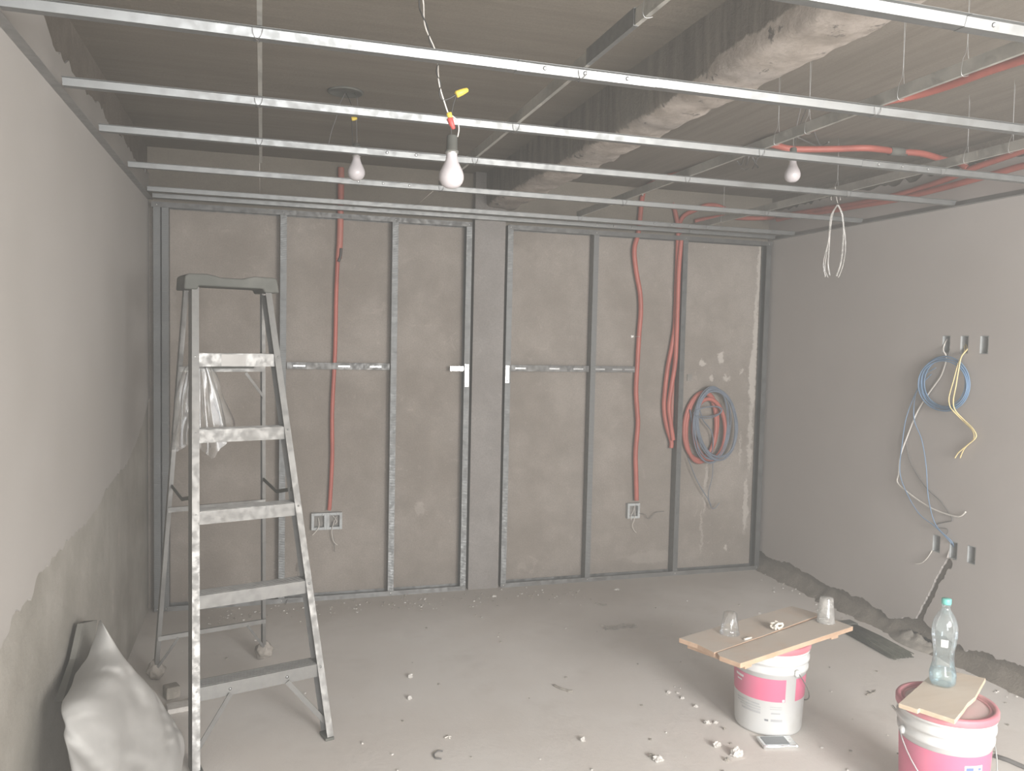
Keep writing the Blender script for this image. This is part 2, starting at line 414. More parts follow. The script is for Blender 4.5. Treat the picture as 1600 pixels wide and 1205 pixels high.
# downstand beam over the column, its lower edge hacked off
mb = MB(); ny = 290; prof = [(1.955, 2.652), (1.955, 2.60), (1.955, 2.55), (1.956, 2.51), (1.958, 2.475), (1.962, 2.455), (1.975, 2.442), (2.0, 2.435), (2.04, 2.432), (2.08, 2.431), (2.12, 2.434), (2.145, 2.442), (2.152, 2.47), (2.152, 2.652)]
rows = []
for j in range(ny+1):
    y = -7.14+j*(7.21/ny); row = []
    for (x, z) in prof:
        k = .7 if z < 2.46 else .15
        n1 = noise.fractal(V((x*14, y*9, z*14)), .9, 2, 5); n2 = noise.fractal(V((x*14+9, y*9, z*14)), .9, 2, 5)
        row.append(mb.bm.verts.new((x+n1*.016*k, y, min(2.652, z+n2*.014*k) if z < 2.65 else z)))
    rows.append(row)
for A, B in zip(rows, rows[1:]):
    for k in range(len(prof)-1): mb.face([A[k], A[k+1], B[k+1], B[k]], 0, True)
struct(mb.build('trim_2', 'beam'), 'downstand concrete beam with a hacked pale underside')

def jag(P, amp, step, seed=0):
    P = [V((a, b, 0)) for a, b in P]; out = []
    Q = resample(P, step)
    for i, q in enumerate(Q):
        n = noise.fractal(V((q.x*17+seed, q.y*17, seed)), .8, 2, 4)*amp
        out.append((q.x, q.y+n))
    return out
def wall_sheet(name, x, outer, holes, mat, thick, sign):
    """flat sheet in the plane X=x with holes; (y, z) loops"""
    bm = bmesh.new(); edges = []
    for loop in [outer]+holes:
        vs = [bm.verts.new((x, y, z)) for y, z in loop]
        for i in range(len(vs)): edges.append(bm.edges.new((vs[i], vs[(i+1) % len(vs)])))
    bmesh.ops.triangle_fill(bm, use_beauty=True, use_dissolve=False, edges=edges, normal=V((-sign, 0, 0)))
    bmesh.ops.recalc_face_normals(bm, faces=bm.faces)
    if bm.faces and sum(f.normal.x*f.calc_area() for f in bm.faces)*(-sign) < 0: bmesh.ops.reverse_faces(bm, faces=bm.faces)
    me = bpy.data.meshes.new(name); bm.to_mesh(me); bm.free(); me.materials.append(MT[mat])
    o = bpy.data.objects.new(name, me); COL.objects.link(o)
    if thick:
        s = o.modifiers.new('solid', 'SOLIDIFY'); s.thickness = thick; s.offset = -1
    return o
def pyz(u, v, x=W): p = at(u, v, 0, x); return (p.y, p.z)
BX = [(-1.556, 1.636), (-1.672, 1.636), (-1.792, 1.636), (-1.560, .576), (-1.672, .568), (-1.784, .573)]
bw, bh = .026, .046
holes = [[(y-bw, z-bh), (y+bw, z-bh), (y+bw, z+bh), (y-bw, z+bh)] for y, z in BX]
chL = [(1482, 869), (1471.5, 886), (1461, 906), (1451, 927), (1441, 946), (1431, 966)]
chR = [(1442, 969), (1448, 953), (1455, 941), (1462, 927), (1467, 912), (1475, 905), (1479, 893), (1487, 887), (1489, 879)]
bot = [(1188, 860), (1200, 871), (1208, 874), (1222, 878), (1233.5, 879), (1240, 885), (1255, 893), (1269, 900), (1289, 913), (1300, 918), (1318, 921.5), (1333, 933), (1348, 933), (1363, 948), (1376, 953), (1389, 967), (1406, 967), (1413, 964.6), (1424, 966)]
bot2 = [(1452, 981), (1462, 983), (1474, 992), (1492, 1006), (1502.5, 1009), (1507.6, 1019), (1515, 1016), (1528, 1018), (1543, 1019), (1556, 1029), (1578.5, 1034), (1600, 1042), (1640, 1060)]
low = [pyz(*q) for q in bot]+[pyz(*q) for q in chL[::-1]][:0]
# the chase runs down into the broken strip, so it is part of the lower outline
path = [pyz(*q) for q in bot]+[pyz(*q) for q in chL[::-1]]+[pyz(*q) for q in chR[::-1]]+[pyz(*q) for q in bot2]
fine = [V((a, b, 0)) for a, b in path]; fine = resample(fine, .012)
lowj = [(q.x+noise.noise(V((q.x*70, q.y*70, 3)))*.007, q.y+noise.fractal(V((q.x*45, q.y*45, 0)), .8, 2, 3)*.009) for q in fine]
tail = jag([(lowj[-1][0]-.02, .14), (-7.5, .13)], .03, .03, 5)
top = jag([(-7.5, 2.545), (.074, 2.545)], .035, .03, 9)
struct(wall_sheet('wall_right', W, [(.074, lowj[0][1])]+lowj+tail+top, holes, 'plaster_right', .014, 1), 'smooth plastered right wall broken off above the floor')
MBASE = wall_sheet('wall_right_base', W+.022, [(.3, -.01), (-7.5, -.01), (-7.5, ZS+.01), (.3, ZS+.01)], holes, 'cement', 0, 1)
struct(MBASE, 'bare cement behind the right wall plaster')
mb = MB(); mb.box((W+.10, -7.5, -.1), (W+.3, .3, ZS)); struct(mb.build('wall_right_core', 'cement_dark'))
# ragged mortar fillet along the foot of the right wall
mb = MB(); rows = []
for j in range(260):
    y = .07-j*.0225; n = noise.fractal(V((0, y*6, 1)), 1, 2, 4)
    rows.append([mb.bm.verts.new((W+.021, y, .075+n*.03)), mb.bm.verts.new((W+.008+noise.noise(V((y*20, 0, 0)))*.006, y, .045+n*.02)),
                 mb.bm.verts.new((W-.022-abs(n)*.03, y, .014)), mb.bm.verts.new((W-.05-abs(n)*.06, y, -.002))])
for A, B in zip(rows, rows[1:]):
    for k in range(3): mb.face([A[k], A[k+1], B[k+1], B[k]], 0, True)
struct(mb.build('trim_3', 'cement'), 'crumbling mortar fillet at the foot of the right wall')
# left wall: smooth skim above, rough old plaster below
struct(MB().box((-.25, -7.5, -.01), (-.008, .3, ZS)).build('wall_left_base', 'rough'), 'rough old plaster of the lower left wall')
lb = [(229, 640), (214, 690), (196, 730), (183, 742), (168, 762), (153, 792), (138, 812), (120, 830), (100, 852), (84, 868), (76, 884), (58, 900), (50, 934), (34, 948), (22, 958), (8, 1000), (-30, 1050), (-120, 1120)]
path = resample([V((*pyz(u, v, 0), 0)) for u, v in lb], .015)
lbj = [(q.x+noise.noise(V((q.x*40, q.y*40, 3)))*.010, q.y+noise.fractal(V((q.x*25, q.y*25, 7)), .8, 2, 3)*.014) for q in path]
top = jag([(-7.5, 2.56), (-3.2, 2.56)]+[pyz(u, v, 0) for u, v in ((48, 8), (72, 30), (84, 75), (108, 104), (132, 140), (158, 166), (172, 200), (192, 216), (206, 240), (218, 262))]+[(.074, 2.50)], .02, .02, 19)
struct(MB().box((-.2, -7.5, 2.42), (-.0075, .074, ZS)).build('wall_left_upper', 'cement_dark'), 'bare brown concrete above the left wall plaster')
struct(wall_sheet('wall_left', 0, [(.074, lbj[0][1]+.05)]+lbj+[(-7.5, lbj[-1][1])]+top, [], 'plaster_left', .007, -1), 'smooth skimmed left wall with a ragged lower edge')
# wall behind the camera with the balcony opening and a gap added for the fill lamp
mb = MB(); z0 = 0
for x0, x1, za, zb in ((-.25, .3, 0, ZS), (.3, 1.7, 2.42, ZS), (1.7, 2.15, 0, ZS), (2.15, 3.95, 0, .55), (2.15, 3.95, 2.52, ZS), (3.95, W+.3, 0, ZS)):
    mb.box((x0, -7.3, za), (x1, -7.15, zb))
struct(mb.build('wall_front', 'plaster_left'), 'plastered wall behind the viewer with two openings')

# ------------------------------------------------------------------ stud frames on the back wall
def track(name, x0, x1, z, up, label, cat):
    o = empty(name, (x0, 0, z)); s = 1 if up else -1
    mb = MB(); mb.sheet([(0, s*.028), (0, 0), (.066, 0), (.066, s*.028)], -.0009*s, (0, 0, 0), (x1-x0, 0, 0), (0, 1, 0), (0, 0, 1))
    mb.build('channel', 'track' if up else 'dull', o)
    k = MB(); n = max(2, int((x1-x0)/.45))
    for i in range(n):
        xx = (i+.5)*(x1-x0)/n; k.lathe([(0, .005), (.002, .005), (.003, .002)], n=10, M=Matrix.Translation((xx, .033, .001 if up else -.003)))
    k.build('screw', 'bright', o); tag(o, label, cat); return o
track('floor_track', .10, 1.868, .001, True, 'galvanised floor track of the left stud frame behind the ladder', 'metal track')
track('floor_track', 2.108, 4.02, .001, True, 'galvanised floor track of the right stud frame below the red coil', 'metal track')
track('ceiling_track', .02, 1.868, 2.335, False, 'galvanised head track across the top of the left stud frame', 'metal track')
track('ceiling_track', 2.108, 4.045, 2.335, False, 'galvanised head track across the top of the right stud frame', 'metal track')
# each stud: face flange to the room, web on its left or right
def stud(x, side, label, z0=.003, z1=2.333, y0=.0015, depth=.062, face=.036, mat='stud'):
    o = empty('steel_stud', (x, y0, z0)); mb = MB(); h = z1-z0; s = side
    mb.sheet([(face*s, .006), (face*s, 0), (0, 0), (0, depth), (face*s, depth), (face*s, depth-.006)], -.0008*s, (0, 0, 0), (0, 0, h), (1, 0, 0), (0, 1, 0))
    mb.build('profile', mat, o)
    sc = MB()
    for zz in (.012, h-.012): sc.lathe([(0, .004), (.0015, .004), (.0025, .001)], n=8, M=Matrix.Translation((face*s*.5, -.001, zz)) @ Matrix.Rotation(math.pi/2, 4, 'X'))
    sc.build('screw', 'bright', o)
    tag(o, label, 'metal stud', None); return o
def stud_x(u, v): return at(u, v, 1, 0).x
stud(.030, 1, 'steel stud standing against the left wall corner, outermost of the frame', mat='stud')
stud(.110, -1, 'second steel stud doubled up beside the left corner stud', y0=.003)
stud(.715, 1, 'steel stud half hidden behind the aluminium ladder')
stud(1.370, 1, 'steel stud between the two bays left of the column, unbroken at full height')
s4 = stud(1.868, -1, 'steel stud at the left edge of the grey column')
s5 = stud(2.102, 1, 'steel stud at the right edge of the grey column')
stud(2.690, 1, 'steel stud right of the column carrying the horizontal bridging')
s7 = stud(3.345, 1, 'steel stud between the red conduit bundle and the coil')
stud(4.035, -1, 'steel stud against the right wall corner')
def plate(parent, x, z, h):
    MB().box((x-.012, -.0035, z-h/2), (x+.012, -.0015, z+h/2)).build('splice_plate', 'bright', parent)
    k = MB()
    for d in (-h*.38, h*.38): k.lathe([(0, .005), (.002, .004), (.003, .001)], n=10, M=Matrix.Translation((x, -.0036, z+d)) @ Matrix.Rotation(math.pi/2, 4, 'X'))
    k.build('screw', 'galv', parent)
plate(s4, -.018, 1.375, .14); plate(s5, .014, 1.385, .11)
# small bracket left of the column
mb = MB(); mb.box((1.745, .012, 1.405), (1.83, .014, 1.435)); mb.box((1.745, .014, 1.405), (1.775, .03, 1.407)); mb.box((1.79, .006, 1.41), (1.835, .009, 1.43))
tag(mb.build('bracket', 'bright'), 'short shiny steel bracket sticking out left of the column stud', 'bracket')
def bridging(x0, x1, label):
    o = empty('bridging_channel', (x0, .02, 0)); L = x1-x0
    z0 = 1.427
    mb = MB(); mb.sheet([(.010, .019), (0, .019), (0, -.019), (.010, -.019)], -.001, (0, 0, z0), (L, 0, z0), (0, 1, 0), (0, 0, 1))
    mb.build('channel', 'dull', o); k = MB()
    for f in (.12, .55, .86): k.box((L*f-.035, -.003, z0-.006), (L*f+.035, -.0005, z0+.004))
    k.build('embossed_slot', 'track', o)
    tag(o, label, 'metal channel')
bridging(.755, 1.365, 'horizontal bridging channel behind the left red conduit')
bridging(2.145, 2.685, 'horizontal bridging channel between the column and the next stud')
bridging(2.73, 3.02, 'short horizontal bridging channel stopping at the middle red conduit')

# ------------------------------------------------------------------ suspended ceiling grid
def angle(x, s, label):
    o = MB().sheet([(0, .028), (0, 0), (.030*s, 0)], -.0009*s, (x, -7.1, H-.003), (x, -.002, H-.003), (1, 0, 0), (0, 0, 1)).build('perimeter_angle', 'track')
    tag(o, label, 'metal angle')
angle(.0015, 1, 'grey perimeter angle fixed along the top of the left wall')
angle(W-.0015, -1, 'grey perimeter angle fixed along the top of the right wall')
FUR = [(-3.445, 'nearest furring channel at the top right with a very bright end', [2.15]),
       (-2.79, 'long furring channel crossing in front of the big bulb wires', [1.28]),
       (-2.165, 'furring channel passing behind the red and yellow wire connector', [2.95]),
       (-1.585, 'furring channel crossing the black socket of the small left bulb', [1.02]),
       (-.905, 'furring channel just below the big bulb', [.98]),
       (-.262, 'furring channel second from the back wall', [2.9]),
       (-.045, 'furring channel nearest the back wall over the stud frame', [2.6])]
CARX = [(.60, -1.12), (1.47, -.86), (2.475, -.22), (3.36, -.02)]
hat = [(-.034, .021), (-.021, .0212), (-.0145, 0), (.0145, 0), (.021, .0212), (.034, .021)]
random.seed(3)
for y, lab, spl in FUR:
    o = empty('furring_channel', (.034, y, H)); L = W-.068
    mb = MB(); mb.sheet(hat, .0008, (0, 0, 0), (L, 0, 0), (0, 1, 0), (0, 0, 1)); mb.build('channel', 'furring', o)
    for x in spl:
        big = [(a*1.045, b-.0012) for a, b in hat]
        MB().sheet(big, .0008, (x-.034, 0, 0), (x-.034+.42, 0, 0), (0, 1, 0), (0, 0, 1)).build('splice', 'furring', o)
        k = MB()
        for d in (.08, .2, .33):
            k.lathe([(0, .006), (.003, .003)], n=10, M=Matrix.Translation((x-.034+d, -.0195, .012)) @ Matrix.Rotation(math.radians(107), 4, 'X'))
        k.build('screw', 'galv', o)
    for cx, ye in CARX:
        if y > ye+.1: continue
        k = MB(); X = cx-.034
        k.tube([(X-.012, -.020, .024), (X-.010, -.022, .008), (X-.004, -.016, -.002), (X+.003, 0, -.003), (X+.004, .018, -.002), (X+.010, .022, .010), (X+.012, .02, .024)], .0009, 5)
        k.tube([(X+.014, -.020, .026), (X+.010, -.023, .006), (X+.002, -.014, -.002), (X-.006, .010, -.003), (X-.012, .022, .012)], .0009, 5)
        k.build('tie_wire', 'wire_gray', o)
    tag(o, lab, 'metal channel')
def carrying(x, y1, label, y0=-7.1, lap=None):
    o = empty('carrying_channel', (x, y1, 0)); z = H+.0235
    mb = MB(); mb.sheet([(.012, .0), (0, 0), (0, .038), (.012, .038)], -.0014, (0, y0-y1, z), (0, 0, z), (1, 0, 0), (0, 0, 1)); mb.build('channel', 'carry', o)
    if lap:
        MB().sheet([(.010, .0), (-.002, 0), (-.002, .040), (.010, .040)], .0014, (-.001, lap-y1-.3, z-.001), (-.001, lap-y1, z-.001), (1, 0, 0), (0, 0, 1)).build('lap_piece', 'furring', o)
    tag(o, label, 'metal channel'); return o
carrying(.60, -1.12, 'carrying channel above the ladder, ending short of the back wall')
carrying(1.47, -.86, 'carrying channel running up beside the big bulb with a lap joint', lap=-2.85)
carrying(2.475, -.22, 'carrying channel right of the hacked beam')
carrying(3.36, -.02, 'carrying channel crossing in front of the right wall conduits')
for x, ya, lab in ((1.47, -.86, 'thin setting-out string stretched from the middle carrying channel to the wall'), (2.475, -.22, 'thin setting-out string behind the carrying channel beside the beam'), (.60, -1.12, 'thin setting-out string at the end of the carrying channel above the ladder')):
    tag(MB().tube([(x+.001, ya+.01, H+.03), (x-.0, .07, H+.028)], .0012, 5).build('string_line', 'wire_white'), lab, 'string')
def hanger(x, y, label):
    o = MB(); z = H+.06; o.tube([(x, y, ZS-.001), (x+.004, y, z+.05), (x-.008, y, z+.004), (x-.012, y, z-.03), (x-.004, y, z-.042), (x+.014, y, z-.038)], .0008, 5)
    o.tube([(x+.01, y+.004, ZS-.02), (x+.006, y, z+.06), (x+.012, y, z)], .0006, 5)
    tag(o.build('hanger_wire', 'galv'), label, 'wire')
for (u, v, x, lab) in ((1214, 208, 2.478, 'thin hanger wire holding the carrying channel beside the small right bulb'), (1262, 192, 2.478, 'thin hanger wire just above the small right bulb'),
                  (1408, 135, 2.478, 'thin hanger wire left of the curved red conduit'), (1508, 98, 2.478, 'thin hanger wire on the carrying channel nearest the top right corner'),
                  (1307, 290, 3.363, 'thin hanger wire above the hanging clear ties'), (1510, 238, 3.363, 'thin hanger wire near the right wall conduits'), (1580, 222, 3.363, 'thin hanger wire at the far right over the paired conduits'),
                  (1130, 320, 3.363, 'thin hanger wire above the back wall stud top'), (402, 132, .603, 'thin hanger wire on the carrying channel above the ladder'), (1012, 12, 1.473, 'white looped hanger wire at the top of the picture')):
    p = at(u, v, 0, x); hanger(x, p.y, lab)

# ------------------------------------------------------------------ lamps on bare wires
def bulb_prof(s=1.0):
    return [(z*s*.92, r*s*1.1) for z, r in ((-.108, .0005), (-.1075, .008), (-.105, .015), (-.099, .0225), (-.090, .028), (-.079, .0310), (-.068, .0312), (-.056, .0285), (-.044, .0238), (-.032, .0185), (-.020, .0148), (-.008, .0135), (0, .0132))]
def bulb_thing(p, s, label, wires, nuts=(), sock_h=.045, cup=True):
    """p: point at the mouth of the socket"""
    o = empty('hanging_bulb', p)
    MB().lathe(bulb_prof(s), n=36).build('bulb', 'bulb', o)
    MB().lathe([(-.002, .0145*s), (0, .0185*s), (.004, .019*s), (.005, .0155*s), (sock_h, .0145*s), (sock_h+.004, .012*s), (sock_h+.005, .003)], n=28).build('socket', 'dusty_black', o)
    MB().lathe([(-.004, .0142*s), (-.004, .0178*s), (.0, .0180*s), (0, .0142*s)], n=28, cap=False).build('contact_ring', 'bright', o)
    for nm, mat, pts, r in wires: MB().tube([V(q)-V(p) for q in pts], r, 7).build(nm, mat, o)
    for mat, a, b, r in nuts:
        a = V(a)-V(p); b = V(b)-V(p); L = (b-a).length; R = (b-a).to_track_quat('Z', 'Y').to_matrix().to_4x4(); R.translation = a
        MB().lathe([(0, r*.65), (L*.08, r), (L*.5, r*.9), (L*.95, r*.62), (L, r*.4)], n=12, M=R).build('wire_connector', mat, o)
    tag(o, label, 'light bulb', 'bare bulbs hanging through the ceiling grid')
def A1(u, v): return at(u, v, 1, -2.62)
p = A1(706, 238)
q = at(655, -40, 1, -2.66)
ce = V((q.x-.02, -2.70, ZS)) if q.z < ZS else q
bulb_thing(p, 1.06, 'big white bulb in a black socket hanging nearest, with red and yellow connectors',
    [('white_wire', 'wire_white', [ce, A1(661, 0), A1(664, 40), A1(682, 85), A1(686, 130), A1(696, 165), A1(702, 182)], .0022),
     ('black_wire', 'wire_black', [ce+V((.01, .0, 0)), A1(655, 5), A1(659, 22), A1(668, 42), A1(671, 62), A1(677, 78), A1(686, 92), A1(682, 112), A1(688, 130), A1(687, 148), A1(692, 156), A1(702, 154), A1(714, 147)], .0024),
     ('black_wire', 'wire_black', [A1(713, 148), A1(708, 165), A1(704, 190), A1(705, 205), A1(705, 216)], .0018),
     ('white_wire', 'wire_white', [A1(705, 180), A1(713, 187), A1(717, 200), A1(715, 214)], .0019)],
    [('nut_yellow', A1(712, 148), A1(731, 140), .0105), ('nut_yellow', A1(701, 176), A1(705, 188), .0085), ('nut_red', A1(702, 184), A1(709, 202), .0095)])
def A2(u, v): return at(u, v, 1, -1.47)
bx = at(540, 143, 2, ZS)
bulb_thing(A2(557, 243), 1.05, 'small white bulb on the left hanging below the round ceiling box',
    [('black_wire', 'wire_black', [bx+V((0, 0, -.004)), A2(549, 165), A2(550, 190), A2(551, 230)], .0017),
     ('white_wire', 'wire_gray', [bx+V((.04, 0, -.004)), A2(558, 155), A2(559, 175), A2(557, 185), A2(558, 230)], .0017)],
    [('nut_yellow', A2(549, 186), A2(558, 185), .009)])
o = empty('ceiling_box', bx)
MB().lathe([(0, .075), (-.006, .075), (-.008, .068), (-.003, .06), (-.0028, 0)], n=30).build('box_ring', 'dusty_black', o)
mb = MB(); A2b = lambda u, v: at(u, v, 1, -1.42)
mb.tube([V((0, 0, -.003)), A2b(530, 165)-bx, A2b(525, 185)-bx, A2b(518, 205)-bx, A2b(512, 232)-bx], .002, 6); mb.build('loose_wire', 'wire_gray', o)
tag(o, 'round dark box in the slab with wires dropping out', 'ceiling box')
def A3(u, v): return at(u, v, 1, -1.9)
t3 = A3(1244, 200); c3 = at(1246, 195, 2, ZS)
bulb_thing(A3(1239, 249), 1.0, 'small white bulb on the right beside the red conduits',
    [('white_wire', 'wire_gray', [V((t3.x+.02, -1.9, ZS)), A3(1243, 205), A3(1240, 215), A3(1240, 236)], .0018),
     ('black_wire', 'wire_black', [V((t3.x+.05, -1.9, ZS)), A3(1246, 205), A3(1243, 220), A3(1242, 236)], .0016)])
z6 = ZS-.012
def C(u, v, z=ZS-.025):
    q = at(u, v, 2, z)
    if q.x > 3.99: q = at(u, v, 0, 3.99)
    if q.y > .04: q = at(u, v, 1, .04)
    return q
mb = MB(); mb.tube([C(1245, 214, z6), C(1262, 222, z6), C(1278, 229, z6)], .004, 6); mb.tube([C(1272, 205, z6), C(1276, 217, z6), C(1283, 228, z6), C(1295, 222, z6)], .004, 6)
tag(mb.build('loose_wire', 'wire_gray'), 'stiff grey wire ends over the red conduit beside the right bulb', 'wire')
mb = MB(); G = lambda u, v: at(u, v, 2, 2.60)
mb.tube([G(1152, 252), G(1158, 258), G(1163, 244)], .004, 6); mb.tube([G(1170, 244), G(1166, 258)], .005, 6); mb.tube([G(1176, 246), G(1184, 262)], .005, 6); mb.tube([G(1184, 247), G(1176, 264)], .004, 6)
mb.tube([G(1157, 262), G(1164, 266), G(1170, 263)], .002, 6)
tag(mb.build('loose_wire', 'wire_gray'), 'small tangle of dark wire ends left of the right bulb', 'wire')

# ------------------------------------------------------------------ conduits
def B(u, v, y=.045): return at(u, v, 1, y)
o = empty('red_conduit', B(514, 797)); R0 = o.location.copy()
conduit_mesh(MB(), [B(533, 262, .048)-R0, B(532, 335)-R0, B(531, 375)-R0, B(529, 404)-R0], .0205, 12).build('sleeve', 'conduit_dusty', o)
conduit_mesh(MB(), [B(528, 400)-R0, B(526, 440)-R0, B(525, 474)-R0, B(523.5, 549)-R0, B(519, 644)-R0, B(519, 714)-R0, B(515.5, 784)-R0, B(514, 797)-R0], .0135).build('duct', 'conduit', o)
MB().tube([B(533, 388, .022)-R0, B(532, 400, .022)-R0, B(529, 409, .024)-R0], .008, 8).build('tape', 'wire_black', o)
tag(o, 'thin red conduit running down to the double socket box beside the ladder', 'conduit')
o = empty('red_conduit', B(994, 782)); R0 = o.location.copy()
P = [C(1700, 40), C(1640, 74), C(1600, 92), C(1540, 112), C(1480, 134), C(1430, 149), C(1390, 157), C(1360, 166), C(1332, 175), C(1310, 181), C(1287, 193), C(1265, 202), C(1244, 209), C(1220, 214), C(1197, 221), C(1170, 235), C(1147, 245), C(1125, 254), C(1097, 261), C(1069, 270), C(1040, 277), C(1018, 287), B(1007, 297), B(1003, 312), B(1000, 340), B(997, 365), B(991, 390), B(993.6, 422), B(1000, 459), B(1001, 489), B(998.6, 519), B(996, 564), B(993.6, 609), B(995.5, 642), B(996.4, 665), B(993, 707), B(993.6, 741), B(994.5, 782)]
conduit_mesh(MB(), [q-R0 for q in P], .0175).build('duct', 'conduit', o)
mb = MB(); q = B(997, 526, .045)-R0; mb.box((q.x-.038, .027, q.z-.008), (q.x-.018, .029, q.z+.008)); mb.box((q.x+.018, .027, q.z-.008), (q.x+.036, .029, q.z+.008)); mb.tube([(q.x-.02, .027, q.z), (q.x-.012, -.014, q.z), (q.x, -.021, q.z), (q.x+.012, -.014, q.z), (q.x+.02, .027, q.z)], .002, 5)
mb.build('strap', 'bright', o)
q = B(1004, 305, .02)-R0; MB().box((q.x-.006, q.y-.004, q.z-.006), (q.x+.004, q.y, q.z+.008)).build('clip', 'bright', o)
tag(o, 'long red conduit crossing the ceiling and dropping to the single socket box', 'conduit')
def cond(pts, r, lab, mat='conduit'):
    pts = [V((min(q.x, 3.342-r*1.05), q.y, q.z)) if 2.3 > q.z and q.x < 3.6 else q for q in pts]
    return tag(conduit_mesh(MB(), pts, r).build('red_conduit', mat), lab, 'conduit')
cd = cond([C(1200, 224, 2.60), C(1215, 228, 2.60), C(1240, 233, 2.59), C(1300, 233, 2.59), C(1350, 231.5, 2.59), C(1380, 234, 2.59), C(1400, 237, 2.59), C(1440, 240, 2.59), C(1476, 250, 2.59), C(1497, 254, 2.58), C(1512, 264, 2.57)], .017, 'short red conduit with a black taped joint crossing between two longer ones')
MB().tube([C(1390, 236, 2.59), C(1415, 238.5, 2.59)], .0215, 12).build('tape', 'dusty_black', cd)
cond([C(1680, 200), C(1620, 227), C(1600, 235), C(1560, 249), C(1520, 263), C(1490, 276), C(1450, 290), C(1400, 305), C(1340, 318), C(1290, 326), C(1240, 334), C(1200, 340.5), C(1162, 341), C(1131, 339), C(1105, 342), B(1085, 346, .055)], .0165, 'upper red conduit of the pair running along the right wall')
cond([C(1680, 243), C(1600, 259), C(1560, 270), C(1520, 281), C(1480, 292), C(1440, 302), C(1400, 312), C(1340, 322), C(1300, 329), C(1250, 336), C(1215, 343)], .0165, 'lower red conduit of the pair running along the right wall')
cond([C(1132, 326), C(1118, 321), C(1103, 321), C(1087, 328), B(1069, 337, .045), B(1062, 350, .045), B(1062, 366, .045)], .016, 'red conduit bend dropping behind the grid above the bundle')
cond([B(1050, 318, .055), B(1055, 332, .05), B(1059, 358, .045), B(1061, 402, .045), B(1060, 452), B(1056, 502), B(1050, 539), B(1043, 576), B(1038, 621), B(1038, 645), B(1042, 668), B(1049, 690), B(1053, 700)], .0165, 'outer red conduit of the bundle bulging left of the stud')
cond([B(1065, 370, .02), B(1063, 420, .02), B(1060, 480, .02), B(1059, 530, .02), B(1055, 566, .02), B(1049, 605, .02), B(1045, 635, .02), B(1048, 662, .02), B(1053, 688, .02)], .0165, 'inner red conduit of the bundle beside the stud')
cond([B(1068, 378, .055), B(1064, 470, .058), B(1063, 540, .058), B(1060, 590, .058), B(1055, 640, .058), B(1055, 680, .058)], .013, 'thin dark red conduit tight behind the stud', 'conduit_dusty')
# coil hanging on the wall right of the stud
o = empty('conduit_coil', (3.60, .05, 1.05)); random.seed(11)
def loops(cx, cz, rx, rz, r, n, jit, y0, tilt, name, mat, corr=False, a0=0):
    mb = MB(); pts = []
    N = 18*n
    for i in range(N+1):
        a = a0+2*math.pi*i/18; k = i/N
        jx = noise.noise(V((i*.07, 2.1, tilt)))*jit; jz = noise.noise(V((i*.07, 7.7, tilt)))*jit
        pts.append(V((cx+(rx+jx)*math.cos(a)+tilt*math.sin(a), y0+noise.noise(V((i*.15, 3, 1)))*.012, cz+(rz+jz)*math.sin(a))))
    if corr: conduit_mesh(mb, pts, r)
    else: mb.tube(pts, r, 6)
    return mb.build(name, mat, o)
loops(-.045, -.02, .122, .235, .0155, 2, .03, -.005, .01, 'red_loop', 'conduit', True, 1.2)
loops(.0, -.035, .125, .205, .0155, 1, .02, -.035, -.015, 'red_loop', 'conduit', True, 2.2)
loops(.045, .005, .155, .240, .0045, 7, .03, -.06, -.03, 'cable_loops', 'wire_slate', False, .6)
loops(.01, .0, .135, .250, .0040, 4, .04, -.055, .0, 'cable_loops', 'wire_slate', False, 0)
loops(-.03, .09, .10, .035, .0035, 2, .02, -.068, .03, 'cable_loops', 'wire_slate', False, 1)
mb = MB(); q0 = V((3.60, .05, 1.05))
Bq = lambda u, v: B(u, v, .02)-q0
mb.tube([Bq(1078, 640), Bq(1083, 668), Bq(1092, 690), Bq(1108, 710), Bq(1112, 722)], .005, 6)
mb.tube([Bq(1090, 625), Bq(1098, 655), Bq(1112, 675), Bq(1114, 700), Bq(1108, 716)], .004, 6)
mb.tube([Bq(1114, 722), Bq(1113, 745), Bq(1107, 770), Bq(1110, 790), Bq(1116, 795), Bq(1124, 786)], .0028, 6)
mb.tube([Bq(1075, 716), Bq(1085, 742), Bq(1095, 762), Bq(1105, 778), Bq(1111, 790)], .0032, 6)
mb.build('loose_end', 'wire_slate', o)
tag(o, 'tangled coil of red conduit and slate blue cable hanging on the back wall', 'coil')

# ------------------------------------------------------------------ socket boxes on the back wall
def jbox(x, z, n, label, wires):
    o = empty('socket_box', (x, .075, z)); w = .098*n-.01*(n-1)
    mb = MB(); d = .035
    for i in range(n):
        cx = (i-(n-1)/2)*.092; a, b = .040, .048
        mb.box((cx-.046, -d, -.052), (cx-.030, -.0006, .052)); mb.box((cx+.030, -d, -.052), (cx+.046, -.0006, .052))
        mb.box((cx-.030, -d, .036), (cx+.030, -.0006, .052)); mb.box((cx-.030, -d, -.052), (cx+.030, -.0006, -.036))
        mb.box((cx-.030, -.004, -.036), (cx+.030, -.0006, .036))
    mb.build('box_body', 'gray_plastic', o, .0015)
    mb = MB()
    for i in range(n):
        cx = (i-(n-1)/2)*.092; mb.box((cx-.029, -.006, -.035), (cx+.029, -.0042, .035))
    mb.build('box_inside', 'recess', o)
    for nm, mat, pts, r in wires: MB().tube(pts, r, 6).build(nm, mat, o)
    mb = MB()
    for i in range(n):
        cx = (i-(n-1)/2)*.092
        for sz in (-.043, .043): mb.lathe([(0, .004), (.002, .001)], n=8, M=Matrix.Translation((cx+.015*(1 if sz > 0 else -1), -d, sz)) @ Matrix.Rotation(math.pi/2, 4, 'X'))
    mb.build('screw', 'bright', o); tag(o, label, 'socket box')
q = B(510, 813, .075)
